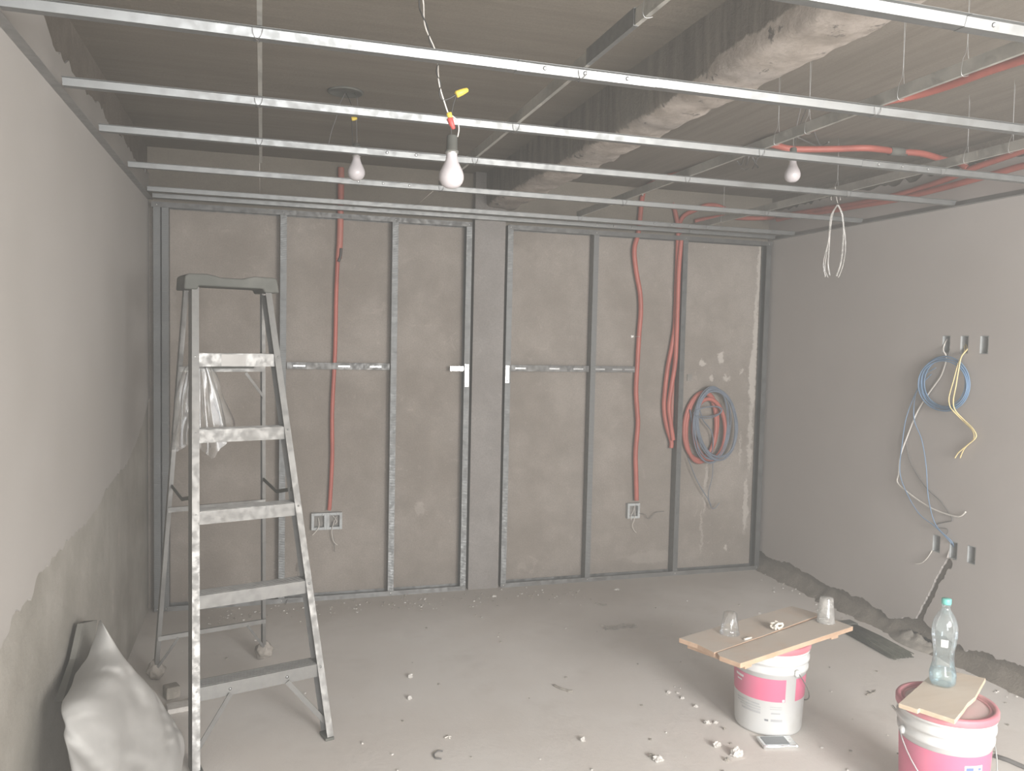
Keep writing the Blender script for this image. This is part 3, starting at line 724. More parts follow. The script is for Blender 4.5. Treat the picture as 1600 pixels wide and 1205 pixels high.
jbox(q.x, q.z, 2, 'grey double socket box with loose wires beside the ladder',
    [('white_wire', 'wire_white', [(-.05, -.01, .02), (-.045, -.035, -.02), (-.06, -.045, -.05), (-.085, -.04, -.08)], .0022),
     ('black_wire', 'wire_gray', [(.035, -.01, -.01), (.03, -.04, -.04), (.035, -.04, -.09), (.045, -.035, -.13), (.047, -.03, -.19)], .002),
     ('white_wire', 'wire_white', [(.06, -.01, .025), (.045, -.04, .0), (.03, -.045, -.05), (.04, -.04, -.12), (.065, -.035, -.15)], .0018),
     ('white_wire', 'wire_white', [(.035, -.012, .03), (.06, -.03, .0), (.05, -.03, -.02)], .0018)])
q = B(987, 797, .075)
jbox(q.x, q.z, 1, 'grey single socket box at the foot of the middle red conduit',
    [('white_wire', 'wire_white', [(.015, -.01, .03), (-.005, -.035, -.005), (-.025, -.045, -.03), (-.022, -.045, -.06)], .0022),
     ('white_wire', 'wire_white', [(.012, -.01, .025), (.008, -.04, -.02), (.0, -.045, -.06), (-.005, -.03, -.10), (.01, -.025, -.135), (.03, -.02, -.155)], .0018),
     ('black_wire', 'wire_gray', [(.02, -.01, -.01), (.045, -.036, -.018), (.09, -.03, -.03), (.10, -.03, -.05), (.125, -.03, -.06), (.15, -.03, -.035), (.17, -.03, -.018), (.235, -.03, -.013)], .0022)])
mb = MB(); mb.tube([B(472, 862, .05), B(468, 880, .04), B(466, 895, .035), B(461, 915, .03), B(452, 930, .02), B(446, 945, -.03)], .0018, 5)
mb.tube([B(466, 880, .05), B(464, 893, .04)], .0016, 5)
tag(mb.build('loose_wire', 'wire_gray'), 'thin grey wire trailing down to the floor track behind the ladder', 'wire')
# dark square mark box in right bay
q = B(1077, 590, .074); mb = MB(); mb.box((q.x-.018, .068, q.z-.022), (q.x+.018, .0745, q.z+.022))
tag(mb.build('wall_clip', 'recess'), 'small dark square clip on the wall above the coil', 'clip')

# ------------------------------------------------------------------ boxes, cables on the right wall
for i, (y, z) in enumerate(BX):
    o = empty('recessed_box', (W, y, z)); x0, x1 = .0005, .048; mb = MB(); w1, h1 = bw-.001, bh-.001; t = .002
    mb.box((x0, -w1, -h1), (x1, -w1+t, h1)); mb.box((x0, w1-t, -h1), (x1, w1, h1)); mb.box((x0, -w1, h1-t), (x1, w1, h1)); mb.box((x0, -w1, -h1), (x1, w1, -h1+t)); mb.box((x1-t, -w1, -h1), (x1, w1, h1))
    mb.build('box_shell', 'gray_plastic', o)
    mb = MB(); mb.box((x1-.012, -w1+.008, -h1+.01), (x1-.004, w1-.008, h1-.012)); mb.build('back_plate', 'recess', o)
    tag(o, ('upper recessed wall box holding the white cable, left of three', 'upper recessed wall box with the yellow wires coming out', 'upper recessed wall box with nothing in it', 'lower recessed wall box with a short white wire, nearest the corner', 'lower recessed wall box at the top of the chase', 'lower recessed wall box farthest from the corner')[i], 'socket box', 'recessed boxes in the right wall')
def Rr(u, v, d=.014): return at(u, v, 0, W-d)
def cable(name, mat, pts, r, label, d=.014):
    mb = MB(); mb.tube([Rr(*q, d) if len(q) == 2 else Rr(*q) for q in pts], r, 7); tag(mb.build(name, mat), label, 'cable')
cable('white_cable', 'wire_white', [(1480, 530, -.02), (1475, 540, -.002), (1474, 548), (1478, 556), (1477.6, 566), (1470, 588), (1453, 612), (1433, 644), (1418, 681), (1406, 715), (1404, 739), (1403, 755), (1423, 773), (1453, 793), (1481, 804), (1499, 807), (1509, 800)], .0042, 'white cable looping down from the upper box to a bare end', .016)
cable('gray_wire', 'wire_gray', [(1483, 535, -.02), (1484, 547, .0), (1480, 560), (1472, 586), (1452, 616), (1436, 642), (1429, 657), (1417, 687), (1420, 715), (1431, 739), (1448, 763), (1469, 783), (1481, 800), (1488, 813), (1478, 816), (1465, 819), (1461, 824)], .0028, 'dark grey wire dropping from the blue coil beside the white cable', .008)
o = empty('cable_coil', (W, -1.585, 1.43)); random.seed(5)
for k in range(7):
    pts = []
    ry, rz = .150+random.uniform(-.014, .012), .132+random.uniform(-.012, .012); oy, oz = random.uniform(-.006, .006), random.uniform(-.006, .006)
    for i in range(20):
        a = 2*math.pi*i/20; pts.append(V((-.026-.0045*(k % 3)-.003*math.sin(a+k), oy+ry*math.cos(a), oz+rz*math.sin(a))))
    MB().tube(pts, .0036, 6, closed=True).build('cable_turn', 'wire_blue', o)
Rc = lambda u, v, d=.022: Rr(u, v, d)-V((W, -1.585, 1.43))
MB().tube([Rc(1462, 575), Rc(1448, 583), Rc(1442, 592), Rc(1429, 618), Rc(1416, 653), Rc(1410, 691), Rc(1406, 738), Rc(1418, 773), Rc(1437, 804), Rc(1460, 822), Rc(1484, 846, .01), Rc(1487, 852, -.02)], .0026, 6).build('loose_end', 'wire_blue', o)
MB().tube([Rc(1455, 585), Rc(1436, 605), Rc(1429, 625), Rc(1428.6, 657), Rc(1440, 687), Rc(1447, 728), Rc(1450.6, 778), Rc(1462, 820), Rc(1486, 845, .01), Rc(1490, 855, -.02)], .0026, 6).build('loose_end', 'wire_blue', o)
tag(o, 'round coil of blue cable hanging on the right wall', 'coil')
cable('yellow_wire', 'wire_yellow', [(1509, 538, -.03), (1511, 546, .0), (1502, 558, .035), (1498, 577, .045), (1494, 601, .045), (1489.5, 627, .045), (1493, 642, .04), (1507, 657), (1520, 670), (1525, 683), (1511, 696), (1498, 707), (1492, 716)], .0034, 'pale yellow wire running down from the middle box and bending back', .02)
cable('yellow_wire', 'wire_yellow', [(1507, 540, -.03), (1507, 549, .0), (1498, 566, .04), (1489.5, 596, .05), (1483, 620, .05), (1484, 634, .05), (1490, 643, .045), (1508, 661), (1519, 672), (1521, 686), (1507, 701), (1500, 716)], .0030, 'second yellow wire bulging left over the blue coil', .012)
cable('white_wire', 'wire_white', [(1462, 850, -.03), (1456, 861, .0), (1448, 873), (1439, 880), (1430, 881)], .0026, 'short white wire end below the lower left box', .012)
cable('gray_wire', 'wire_gray', [(1464, 825), (1478, 826), (1481, 830), (1479, 835)], .0022, 'tiny hooked grey wire end above the lower boxes', .008)
# clear plastic ties hanging from a wire under the grid
o = empty('hanging_ties', (3.27, -1.545, 2.35)); K = lambda u, v, y=-1.545: at(u, v, 1, y)-V((3.27, -1.545, 2.35))
mb = MB(); mb.tube([K(1305, 292), K(1305, 300), K(1299, 308), K(1299, 313)], .0012, 5); mb.tube([K(1305, 300), K(1312, 306), K(1313, 313)], .0012, 5); mb.tube([K(1305, 300), K(1309, 318)], .0012, 5); mb.build('hook_wire', 'wire_white', o)
for i, (pts, r) in enumerate((([(1309, 320), (1316, 335), (1318, 360), (1317, 385), (1314, 410), (1307, 432)], .0048), ([(1309, 320), (1315, 334), (1320, 365), (1321, 390), (1317, 415), (1310, 434)], .0028),
    ([(1309, 320), (1300, 335), (1297, 360), (1295, 395), (1294, 415), (1297, 431)], .0035), ([(1308, 320), (1298, 338), (1295, 370), (1291, 400), (1289, 420), (1294, 434)], .0024), ([(1309, 320), (1301, 336), (1296, 370), (1287.5, 405), (1287, 418), (1290, 433)], .0024))):
    MB().tube([K(u, v) for u, v in pts], r, 6).build('tie_strand', 'strand', o)
tag(o, 'loop of clear plastic strands dangling from a wire under the ceiling grid', 'plastic ties')

# ------------------------------------------------------------------ stepladder
LA = math.radians(15.7); LO = V((.619, -1.837, 0))
lad = empty('stepladder', LO, LA)
def uR(z): return .286-.058*z
def uL(z): return -.243+.055*z
def fv(z): return .29*z
def rv(z): return .98-.18*z
def ruR(z): return .290-.058*z
def ruL(z): return -.225+.040*z
ZT = 1.80
def rail(u0, u1, v0, v1, z0, z1, w, d, s, name, mat='alu', front=True):
    a = V((u0, v0, z0)); b = V((u1, v1, z1)); mb = MB(); ax = (b-a).normalized()
    e1 = V((1, 0, 0)); e1 = (e1-ax*e1.dot(ax)).normalized(); e2 = ax.cross(e1); e2 = e2 if e2.y > 0 else -e2
    sg = -s
    pts = [(sg*w, 0), (0, 0), (0, d), (sg*w, d)] if front else [(sg*w, d), (0, d), (0, 0), (sg*w, 0)]
    mb.sheet(pts, .0018, a, b, e1, e2)
    return mb.build(name, mat, lad)
rail(uR(0)+.004, uR(ZT), 0, fv(ZT), .0, ZT, .026, .068, 1, 'front_rail')
rail(uL(0)-.004, uL(ZT), 0, fv(ZT), .0, ZT, .026, .068, -1, 'front_rail')
rail(ruR(.02), ruR(ZT), rv(.02)-.03, rv(ZT)-.03, .02, ZT, .016, .030, 1, 'rear_rail')
rail(ruL(.02), ruL(ZT), rv(.02)-.03, rv(ZT)-.03, .02, ZT, .016, .030, -1, 'rear_rail')
for k, z in enumerate((.285, .605, .912, 1.222, 1.525)):
    a, b, y = uL(z)+.004, uR(z)-.004, fv(z)+.004; mb = MB()
    mb.box((a+.002, y, z-.052), (b-.002, y+.002, z)); mb.box((a+.002, y+.002, z-.002), (b-.002, y+.078, z)); mb.box((a+.002, y+.076, z-.03), (b-.002, y+.078, z-.002))
    for i in range(6): mb.box((a+.004, y+.008+i*.012, z), (b-.004, y+.012+i*.012, z+.0016))
    st = mb.build('step', 'alu', lad)
    mb = MB()
    for uu in (a+.0, b-.0):
        for dz in (-.012, -.036)[:2 if k in (4,) else 1]:
            mb.lathe([(0, .0045), (.0025, .004), (.0035, .001)], n=10, M=Matrix.Translation((uu+(.0 if uu < 0 else -.0)+(-.004+.01 if uu < 0 else -.006), y-.0062, z+dz)) @ Matrix.Rotation(math.pi/2, 4, 'X'))
    mb.build('rivet', 'track', st)
    if k == 0:
        mb = MB()
        for uu in (a+.13, b-.14): mb.lathe([(0, .006), (.002, .005), (.003, .001)], n=12, M=Matrix.Translation((uu, y, z-.028)) @ Matrix.Rotation(math.pi/2, 4, 'X'))
        mb.build('rivet', 'track', st)
    if k == 4: MB().box((-.045, y-.0008, z-.05), (.055, y-.0001, z-.002)).build('label_plate', plain('worn_label', (.42, .41, .39), .6), st)
# diagonal braces of the lowest step
mb = MB(); mb.bar((uR(.285)-.145, fv(.24)+.012, .24), (uR(.05)-.012, fv(.05)+.035, .055), .020, .003, (0, 1, .3)); mb.build('front_brace', 'alu', lad)
mb = MB(); mb.bar((uL(.285)+.135, fv(.24)+.012, .24), (uL(.05)+.012, fv(.05)+.035, .055), .020, .003, (0, 1, .3)); mb.build('front_brace', 'alu', lad)
for z in (.205, .82, 1.452):
    MB().sheet([(0, -.012), (0, .012), (-.012, .012)], .0015, (ruL(z)+.002, rv(z)-.032, z), (ruR(z)-.002, rv(z)-.032, z), (0, 1, 0), (0, 0, 1)).build('rear_crossbar', 'alu', lad)
for z, zz in ((.20, .06), (1.44, 1.32)):
    mb = MB(); mb.bar((ruL(z)+.09, rv(z)-.036, z-.005), (ruL(zz)+.008, rv(zz)-.036, zz), .012, .002, (0, 1, 0)); mb.build('rear_brace', 'alu', lad)
    mb = MB(); mb.bar((ruR(z)-.09, rv(z)-.036, z-.005), (ruR(zz)-.008, rv(zz)-.036, zz), .012, .002, (0, 1, 0)); mb.build('rear_brace', 'alu', lad)
# folding spreaders
for s, fu, ru in ((-1, uL, ruL), (1, uR, ruR)):
    mb = MB(); zf, zr = .96, .93; A = V((fu(zf)+.014*-s, fv(zf)+.05, zf)); Bp = V((ru(zr)-.010*s, rv(zr)-.02, zr)); Mid = (A+Bp)/2+V((0, 0, -.035))
    mb.bar(A, Mid, .004, .016); mb.bar(Mid, Bp, .004, .016); mb.build('spreader', 'dusty_black', lad)
# moulded top cap
mb = MB()
cw = [(-.190, 1.787), (-.186, 1.842), (-.172, 1.852), (-.10, 1.854), (-.065, 1.848), (-.045, 1.842), (.045, 1.842), (.065, 1.848), (.095, 1.855), (.182, 1.854), (.192, 1.845), (.202, 1.790)]
M = Matrix(((1, 0, 0, 0), (0, 0, -1, 0), (0, 1, 0, 0), (0, 0, 0, 1)))
mb.prism([(a+.012, b-1.8+.0) for a, b in cw]+[(.150, -.012), (.145, .004), (-.120, .004), (-.125, -.012)][::1], .175, Matrix.Translation((0, .685, 1.80)) @ M)
mb.build('top_cap', 'dusty_black', lad, .006)
# folding tool shelf behind the fourth step
mb = MB(); mb.box((-.125, .60, 1.462), (.13, .70, 1.470)); mb.box((-.125, .598, 1.458), (.13, .602, 1.488)); mb.box((-.125, .698, 1.458), (.13, .702, 1.488)); mb.build('tool_shelf', 'dusty_black', lad, .002)
mb = MB(); mb.bar((-.1, .62, 1.465), (-.13, fv(1.5)+.06, 1.50), .012, .003); mb.bar((.11, .62, 1.465), (.175, fv(1.5)+.06, 1.50), .012, .003); mb.build('shelf_arm', 'alu', lad)
# feet: rag-wrapped at the back, shoes at the front
def rag(cx, cy, s, seed):
    mb = MB(); bmesh.ops.create_icosphere(mb.bm, subdivisions=4, radius=1)
    for v in mb.bm.verts:
        n = noise.fractal(v.co*2.2+V((seed, 0, 0)), .9, 2, 4); c = v.co*(1+.22*n); k = 1 if c.z < 0 else (1-.45*c.z)
        v.co = V((cx+c.x*s*k, cy+c.y*s*k, max(.001, .045+c.z*.048)))
    for f in mb.bm.faces: f.smooth = True
    mb.build('foot_wrap', 'rag', lad)
rag(ruR(0)-.008, rv(0)-.02, .042, 1.3); rag(ruL(0)+.008, rv(0)-.02, .040, 5.1)
for u_, s in ((uR(0), -1), (uL(0), 1)):
    mb = MB(); mb.box((min(u_, u_+s*.03)-.003, -.004, 0), (max(u_, u_+s*.03)+.003, .07, .012)); mb.build('foot', 'dusty_black', lad, .002)
tag(lad, 'tall aluminium stepladder with a black top cap standing open on the left', 'ladder')
# clear plastic bag hanging from the tool shelf
o = empty('plastic_bag', lad.matrix_basis @ V((-.11, .56, 1.46)), LA)
mb = MB(); random.seed(2); n = 64; rows = []
for j in range(22):
    t = j/21; z = .02-.34*t; ring = []
    for k in range(n):
        a = 2*math.pi*k/n; pl = 1+.22*math.sin(9*a+2*t)+.10*math.sin(17*a+1.3)+.18*noise.noise(V((math.cos(a)*2, math.sin(a)*2, t*3)))
        rx = (.030+.075*t**.6)*pl; ry = (.014+.03*t**.7)*pl
        edge = .035*noise.noise(V((math.cos(a)*1.5, math.sin(a)*1.5, 9)))*t
        ring.append(mb.bm.verts.new((.012*t+rx*math.cos(a), ry*math.sin(a), z+edge*2)))
    rows.append(ring)
for A_, B_ in zip(rows, rows[1:]):
    for k in range(n): mb.face([A_[k], A_[(k+1) % n], B_[(k+1) % n], B_[k]], 0, True)
mb.build('bag_film', 'film', o)
MB().tube([(0, 0, .02), (.01, .02, .03), (.03, .05, .026)], .006, 8).build('knot', 'film', o)
tag(o, 'crumpled clear plastic bag hanging from the ladder shelf', 'plastic bag')

# ------------------------------------------------------------------ sack against the left wall
mb = MB(); out = [(.07, -2.05, .0), ]
def sackgrid():
    rows = []; nu, nv = 56, 60
    # front sheet: bilinear through hand-placed silhouette curves
    L = [at(155, 970, 0, .10), at(138, 1030, 0, .085), at(97, 1097, 0, .07), at(103, 1140, 0, .10), at(110, 1205, 0, .13), at(112, 1270, 0, .15), at(112, 1330, 0, .17)]
    Rt = [at(157, 969, 0, .11), at(178, 1003, 0, .155), at(202, 1036, 0, .20), at(242, 1082, 0, .265), at(272, 1128, 0, .315), at(284, 1166, 0, .34), at(262, 1290, 0, .32)]
    L = spline(L, 10); Rt = spline(Rt, 10)
    return L, Rt
L_, R_ = sackgrid(); zmin = min(L_[-1].z, R_[-1].z); rows = []; N = len(L_); nv = 44
for i in range(N):
    t = i/(N-1); a, b = L_[i], R_[i]; row = []
    for k in range(nv):
        s = 2*math.pi*k/nv; c = (a+b)/2; h = (b-a)/2
        nrm = V((.45, -.85, .15)).normalized(); th = .10*(1-(1-t)**3)*(.35+.65*min(1, (b-a).length/.35))+.006
        q = c+h*math.cos(s)+nrm*th*math.sin(s)*(1.0 if math.sin(s) > 0 else .5)
        f = noise.fractal(V((q.x*5, q.y*5, q.z*5)), .8, 2, 4)*.018+math.sin(q.z*26+q.x*20+noise.noise(q*6)*4)*.006
        cre = abs(noise.noise(V((q.x*7+q.z*4, q.y*5, q.z*3))))
        q = q+nrm*(f-.030*(1-min(1, cre*6)))*min(1, t*4)
        q.x = max(q.x, .012); row.append(mb.bm.verts.new(q))
    rows.append(row)
zf = min(v.co.z for r in rows for v in r)
for A_, B_ in zip(rows, rows[1:]):
    for k in range(nv): mb.face([A_[k], A_[(k+1) % nv], B_[(k+1) % nv], B_[k]], 0, True)
mb.face(rows[0][::-1]); mb.face(rows[-1])
dz = 0
for r in rows:
    for v in r:
        v.co.z = max(v.co.z, .002)
so = mb.build('filled_sack', 'sack')
SUB = so.modifiers.new('sub', 'SUBSURF'); SUB.levels = SUB.render_levels = 1
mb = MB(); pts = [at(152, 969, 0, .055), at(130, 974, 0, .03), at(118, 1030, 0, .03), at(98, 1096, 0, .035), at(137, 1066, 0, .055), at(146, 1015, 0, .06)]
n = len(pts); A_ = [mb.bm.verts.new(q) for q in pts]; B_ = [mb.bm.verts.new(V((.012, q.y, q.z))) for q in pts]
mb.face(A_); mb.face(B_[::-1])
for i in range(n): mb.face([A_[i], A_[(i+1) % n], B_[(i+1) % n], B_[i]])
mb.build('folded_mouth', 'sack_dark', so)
tag(so, 'pale dusty sack slumped against the left wall in the foreground', 'sack')
# bits behind the sack
def blk(u, v, sz, rz, name, mat, label, cat, z=0):
    q = at(u, v, 2, 0); o = MB().box((-sz[0]/2, -sz[1]/2, 0), (sz[0]/2, sz[1]/2, sz[2])).build(name, mat, None, .003)
    o.location = (q.x, q.y, z+.0008); o.rotation_euler = (0, 0, rz); tag(o, label, cat); return o
q = at(268, 1090, 2, 0)
o = MB().box((-.03, -.03, 0), (.03, .03, .055)).build('cement_block', 'chunk_dark', None, .006); o.location = (q.x, q.y, .001); o.rotation_euler = (0, 0, .4)
tag(o, 'small dark cement block on the floor behind the sack', 'block')
blk(286, 1108, (.13, .07, .022), .2, 'board_offcut', 'chunk', 'pale offcut lying between the sack and the ladder', 'offcut')

# ------------------------------------------------------------------ pails
PAIL = [(0, .128), (.003, .134), (.012, .137), (.262, .1475), (.264, .154), (.278, .1545), (.281, .1485), (.300, .149), (.302, .1575), (.316, .158), (.319, .150), (.338, .151), (.340, .1585), (.352, .159), (.353, .150)]
def rad(z): return .137+(z-.012)*(.0105/.25)
def wrap(parent, name, mat, a0, a1, z0, z1, off=.0006, n=24):
    mb = MB(); mb.lathe([(z0, rad(z0)+off), (z1, rad(z1)+off)], n=n, a0=a0, a1=a1, cap=False); return mb.build(name, mat, parent)
def pail(loc, ang_c, label, lug, bands, beta, Bh, hm='galv'):
    o = empty('paint_pail', loc)
    MB().lathe(PAIL, n=72).build('body', 'pail', o)
    lid = MB().lathe([(.350, .1605), (.353, .1625), (.371, .163), (.376, .160), (.377, .152), (.3765, .147), (.367, .1445), (.365, .141), (.370, .139), (.370, .133), (.3665, .131)], n=72, cap=False).build('lid', 'lid', o)
    MB().lathe([(.3660, .1315), (.3662, .06), (.3664, .0005)], n=72, cap=False).build('lid_panel', 'lid_top', lid)
    for k in bands: wrap(o, *k)
    for a in (lug, lug+math.pi):
        mb = MB(); Mx = Matrix.Rotation(a, 4, 'Z') @ Matrix.Translation((.1535, 0, .272)) @ Matrix.Rotation(math.pi/2, 4, 'Y'); mb.lathe([(0, .016), (.008, .014), (.012, .006)], n=20, M=Mx); mb.build('handle_lug', 'pail', o)
    d = V((math.cos(lug), math.sin(lug), 0)); e = V((-math.sin(lug), math.cos(lug), 0)); pts = []
    for i in range(25):
        f = math.pi*i/24; pts.append(V((0, 0, .272))+d*.166*math.cos(f)+(e*math.cos(beta)-V((0, 0, 1))*math.sin(beta))*Bh*math.sin(f))
    h = MB().tube(pts, .0024, 8, smooth=False).build('handle', hm, o)
    MB().tube(pts[10:15], .008, 12, smooth=False).build('grip', 'dusty_black', h)
    tag(o, label, 'paint pail'); return o
r_ = math.radians
c1 = V((2.690, -2.068, .0008)); tc = math.atan2(CAM.y-c1.y, CAM.x-c1.x)
bn = [('pink_band', 'pink', tc-r_(150), tc+r_(27), .150, .245), ('pink_band', 'pink', tc+r_(46), tc+r_(150), .150, .245),
      ('small_print', 'print', tc-r_(60), tc-r_(14), .128, .133, .0008), ('small_print', 'print', tc-r_(60), tc-r_(12), .117, .121, .0008), ('small_print', 'print', tc-r_(52), tc-r_(12), .106, .111, .0008), ('small_print', 'print', tc-r_(48), tc-r_(12), .092, .100, .0008),
      ('small_print', 'print', tc+r_(3), tc+r_(22), .127, .129, .0008), ('small_print', 'print', tc+r_(3), tc+r_(22), .118, .120, .0008), ('small_print', 'print', tc+r_(5), tc+r_(20), .098, .104, .0008),
      ('small_print', 'print_dark', tc-r_(5), tc+r_(1), .066, .074, .0008), ('small_print', 'print', tc+r_(5), tc+r_(24), .066, .076, .0008),
      ('logo_print', 'print_white', tc-r_(64), tc-r_(44), .222, .232, .001), ('logo_print', 'print_white', tc-r_(60), tc-r_(48), .206, .212, .001),
      ('small_print', 'print_white', tc+r_(22), tc+r_(26), .152, .162, .001)]
pail(c1, tc, 'white and pink paint pail carrying the wooden board', tc+r_(44), bn, r_(50), .245, 'wire_gray')
c2 = V((2.925, -2.765, .0008)); tc = math.atan2(CAM.y-c2.y, CAM.x-c2.x)
bn = [('pink_band', 'pink', tc-r_(85), tc+r_(80), .02, .245), ('sticker', 'print_white', tc+r_(26), tc+r_(52), .185, .215, .001),
      ('sticker_print', 'print_blue', tc+r_(28), tc+r_(38), .198, .208, .0014), ('sticker_print', 'print_blue', tc+r_(45), tc+r_(50), .198, .206, .0014), ('small_print', 'print_white', tc-r_(10), tc+r_(16), .150, .170, .001)]
pail(c2, tc, 'white and pink paint pail with a bottle on top, cut by the frame corner', tc-r_(58), bn, r_(52), .255)

# boards on the first pail
def quad_board(name, mat, corners, z0, z1, label, parent=None, jagg=0):
    mb = MB(); n = len(corners); A_ = [mb.bm.verts.new((q.x, q.y, z0)) for q in corners]; B_ = [mb.bm.verts.new((q.x, q.y, z1)) for q in corners]
    mb.face(A_[::-1]); mb.face(B_)
    for i in range(n): mb.face([A_[i], A_[(i+1) % n], B_[(i+1) % n], B_[i]])
    o = mb.build(name, mat, parent, .0015)
    return o
ZB0, ZB1 = .398, .417
T = lambda u, v, z=ZB1: at(u, v, 2, z)
pal = empty('plank_platform', (2.66, -2.1, ZB0)); pO = pal.location.copy()
far, lft, mid1, mid0, nr, rgt, mr = T(1237, 947), T(1061, 997), T(1116, 1020), T(1120, 1020), T(1157, 1037), T(1333, 979), T(1283, 960)
def rel(q): return q-pO
mr2 = T(1286, 962)
quad_board('plank', 'wood', [rel(q) for q in (lft, T(1090, 1007), mid1, T(1200, 991), mr, far, T(1150, 971))], 0, ZB1-ZB0, '', pal)
quad_board('plank', 'wood', [rel(q) for q in (mid0, T(1124, 1025), nr, T(1245, 1008), rgt, mr2, T(1205, 991))], 0, ZB1-ZB0, '', pal)
for (a, b) in (((1170, 1028), (1080, 996)), ((1305, 984), (1228, 956))):
    A_, B_ = rel(T(*a)), rel(T(*b)); MB().bar((A_.x, A_.y, -.0105), (B_.x, B_.y, -.0105), .045, .0195).build('batten', 'wood', pal)
tag(pal, 'two dusty planks joined by battens lying across the first pail', 'board')
q = T(1290, 972); o = empty('plastic_cup', (q.x, q.y, ZB1+.0006))
MB().lathe([(0, .0385), (.004, .0385), (.005, .0365), (.04, .0345), (.042, .0335), (.105, .0280), (.108, .026), (.109, .0005)], n=36).build('cup_wall', 'cup', o)
MB().tube([V((.038*math.cos(a*math.pi/12), .038*math.sin(a*math.pi/12), .002)) for a in range(24)], .0016, 6, closed=True).build('rim', 'cup', o)
tag(o, 'frosted plastic cup upside down on the right end of the planks', 'plastic cup')
q = T(1140, 990); o = empty('plastic_cup', (q.x, q.y, ZB1+.0006))
MB().lathe([(0, .041), (.006, .041), (.008, .037), (.020, .036), (.085, .0270), (.088, .024), (.089, .0005)], n=36).build('cup_wall', 'cup_clear', o)
tag(o, 'nearly invisible clear plastic cup upside down on the left end of the planks', 'plastic cup')
q = T(1211, 984); o = empty('crumpled_tape', (q.x, q.y, ZB1)); random.seed(8); mb = MB()
for k in range(4):
    a = k*1.7; pts = []
    for i in range(7):
        pts.append(V((random.uniform(-.022, .028), random.uniform(-.02, .02), .006+random.uniform(0, .030 if 0 < i < 6 else .004))))
    mb.tube(pts, .0042, 6)
mb.build('strip', plain('white_tape', (.72, .68, .60), .7), o)
tag(o, 'crumpled white strip knotted up in the middle of the planks', 'tape')
a, b = T(1163, 1001), T(1174, 998); mb = MB(); mb.tube([(a.x, a.y, ZB1+.0045), (b.x, b.y, ZB1+.0045)], .004, 10)
tag(mb.build('paper_stub', plain('white_paper', (.74, .70, .63), .7)), 'small white paper stub lying in the seam of the planks', 'stub')

# second pail: plank and bottle
Z2 = .378; T2 = lambda u, v: at(u, v, 2, Z2+.016)
cs = [T2(1404, 1099), T2(1434, 1109), T2(1437, 1107), T2(1492, 1125), T2(1506, 1108), T2(1512, 1099), T2(1524, 1089), T2(1532, 1074), T2(1540, 1060), T2(1497, 1051), T2(1462, 1048), T2(1448, 1060)]
tag(quad_board('short_plank', 'wood_pale', cs, Z2, Z2+.016, ''), 'short pale plank with a chipped edge lying on the second pail', 'board')
q = T2(1472, 1070); bz = Z2+.0165
o = empty('water_bottle', (q.x, q.y, bz))
BP = [(0, .034), (.004, .041), (.012, .0445), (.040, .0450), (.050, .0435), (.075, .0375), (.100, .0345), (.125, .0350), (.150, .0385), (.160, .0405), (.163, .0395), (.168, .0415), (.190, .0435), (.215, .0425), (.240, .0370), (.262, .0260), (.275, .0170), (.282, .0135), (.290, .0132), (.291, .0165), (.295, .0165), (.296, .0130), (.303, .0128)]
def petal(p, a):
    if p.z < .035: f = 1-.10*(1-p.z/.035)*(.5+.5*math.cos(5*a)); return V((p.x*f, p.y*f, p.z))
    return p
MB().lathe(BP, n=60, fn=petal, cap=False).build('bottle_body', 'bottle', o)
MB().lathe([(.004, .030), (.008, .039), (.040, .0440), (.055, .0420), (.0555, .0005)], n=40).build('water', 'water', o)
MB().lathe([(.297, .0150), (.300, .0165), (.316, .0165), (.3175, .0155), (.3180, .0005)], n=32).build('cap', 'cap_teal', o)
tcb = math.atan2(CAM.y-q.y, CAM.x-q.x); mb = MB(); mb.lathe([(.150, .0395), (.178, .0430)], n=8, a0=tcb-r_(14), a1=tcb+r_(18), cap=False); mb.build('label_scrap', 'print_white', o)
tag(o, 'clear water bottle with a teal cap standing on the short plank', 'bottle')

# ------------------------------------------------------------------ floor litter
q = at(1214, 1163, 2, 0); o = empty('foil_packet', (q.x, q.y, .001), r_(-12))
mb = MB(); mb.box((-.072, -.042, 0), (.072, .042, .014)); mb.build('packet', 'foil', o, .004)
MB().box((-.058, -.032, .014), (.040, .032, .0155)).build('packet_face', 'foil_dark', o)
MB().tube([(-.07, -.043, .012), (-.02, -.046, .010), (.03, -.043, .014), (.07, -.045, .010)], .003, 6).build('crimped_edge', 'foil', o)
tag(o, 'flat silver packet with a dark face on the floor in front of the first pail', 'packet')
def chunk(u, v, s, label, mat='chunk', flat=.6, seed=None, cat='rubble', name='plaster_chunk'):
    q = at(u, v, 2, 0); s *= .78; mb = MB(); bmesh.ops.create_icosphere(mb.bm, subdivisions=3, radius=1); sd = seed or (u*.37+v*.11)
    for w_ in mb.bm.verts:
        n = noise.fractal(w_.co*1.6+V((sd, 0, 0)), .8, 2, 4); n2 = noise.cell(w_.co*1.4+V((sd, 3, 0)))
        c = w_.co*(1+.55*n+.15*n2); w_.co = V((c.x*s, c.y*s*.8, max(0, (c.z+.55)*s*flat)))
    o = mb.build(name, mat); o.location = (q.x, q.y, .0005); tag(o, label, cat); return o
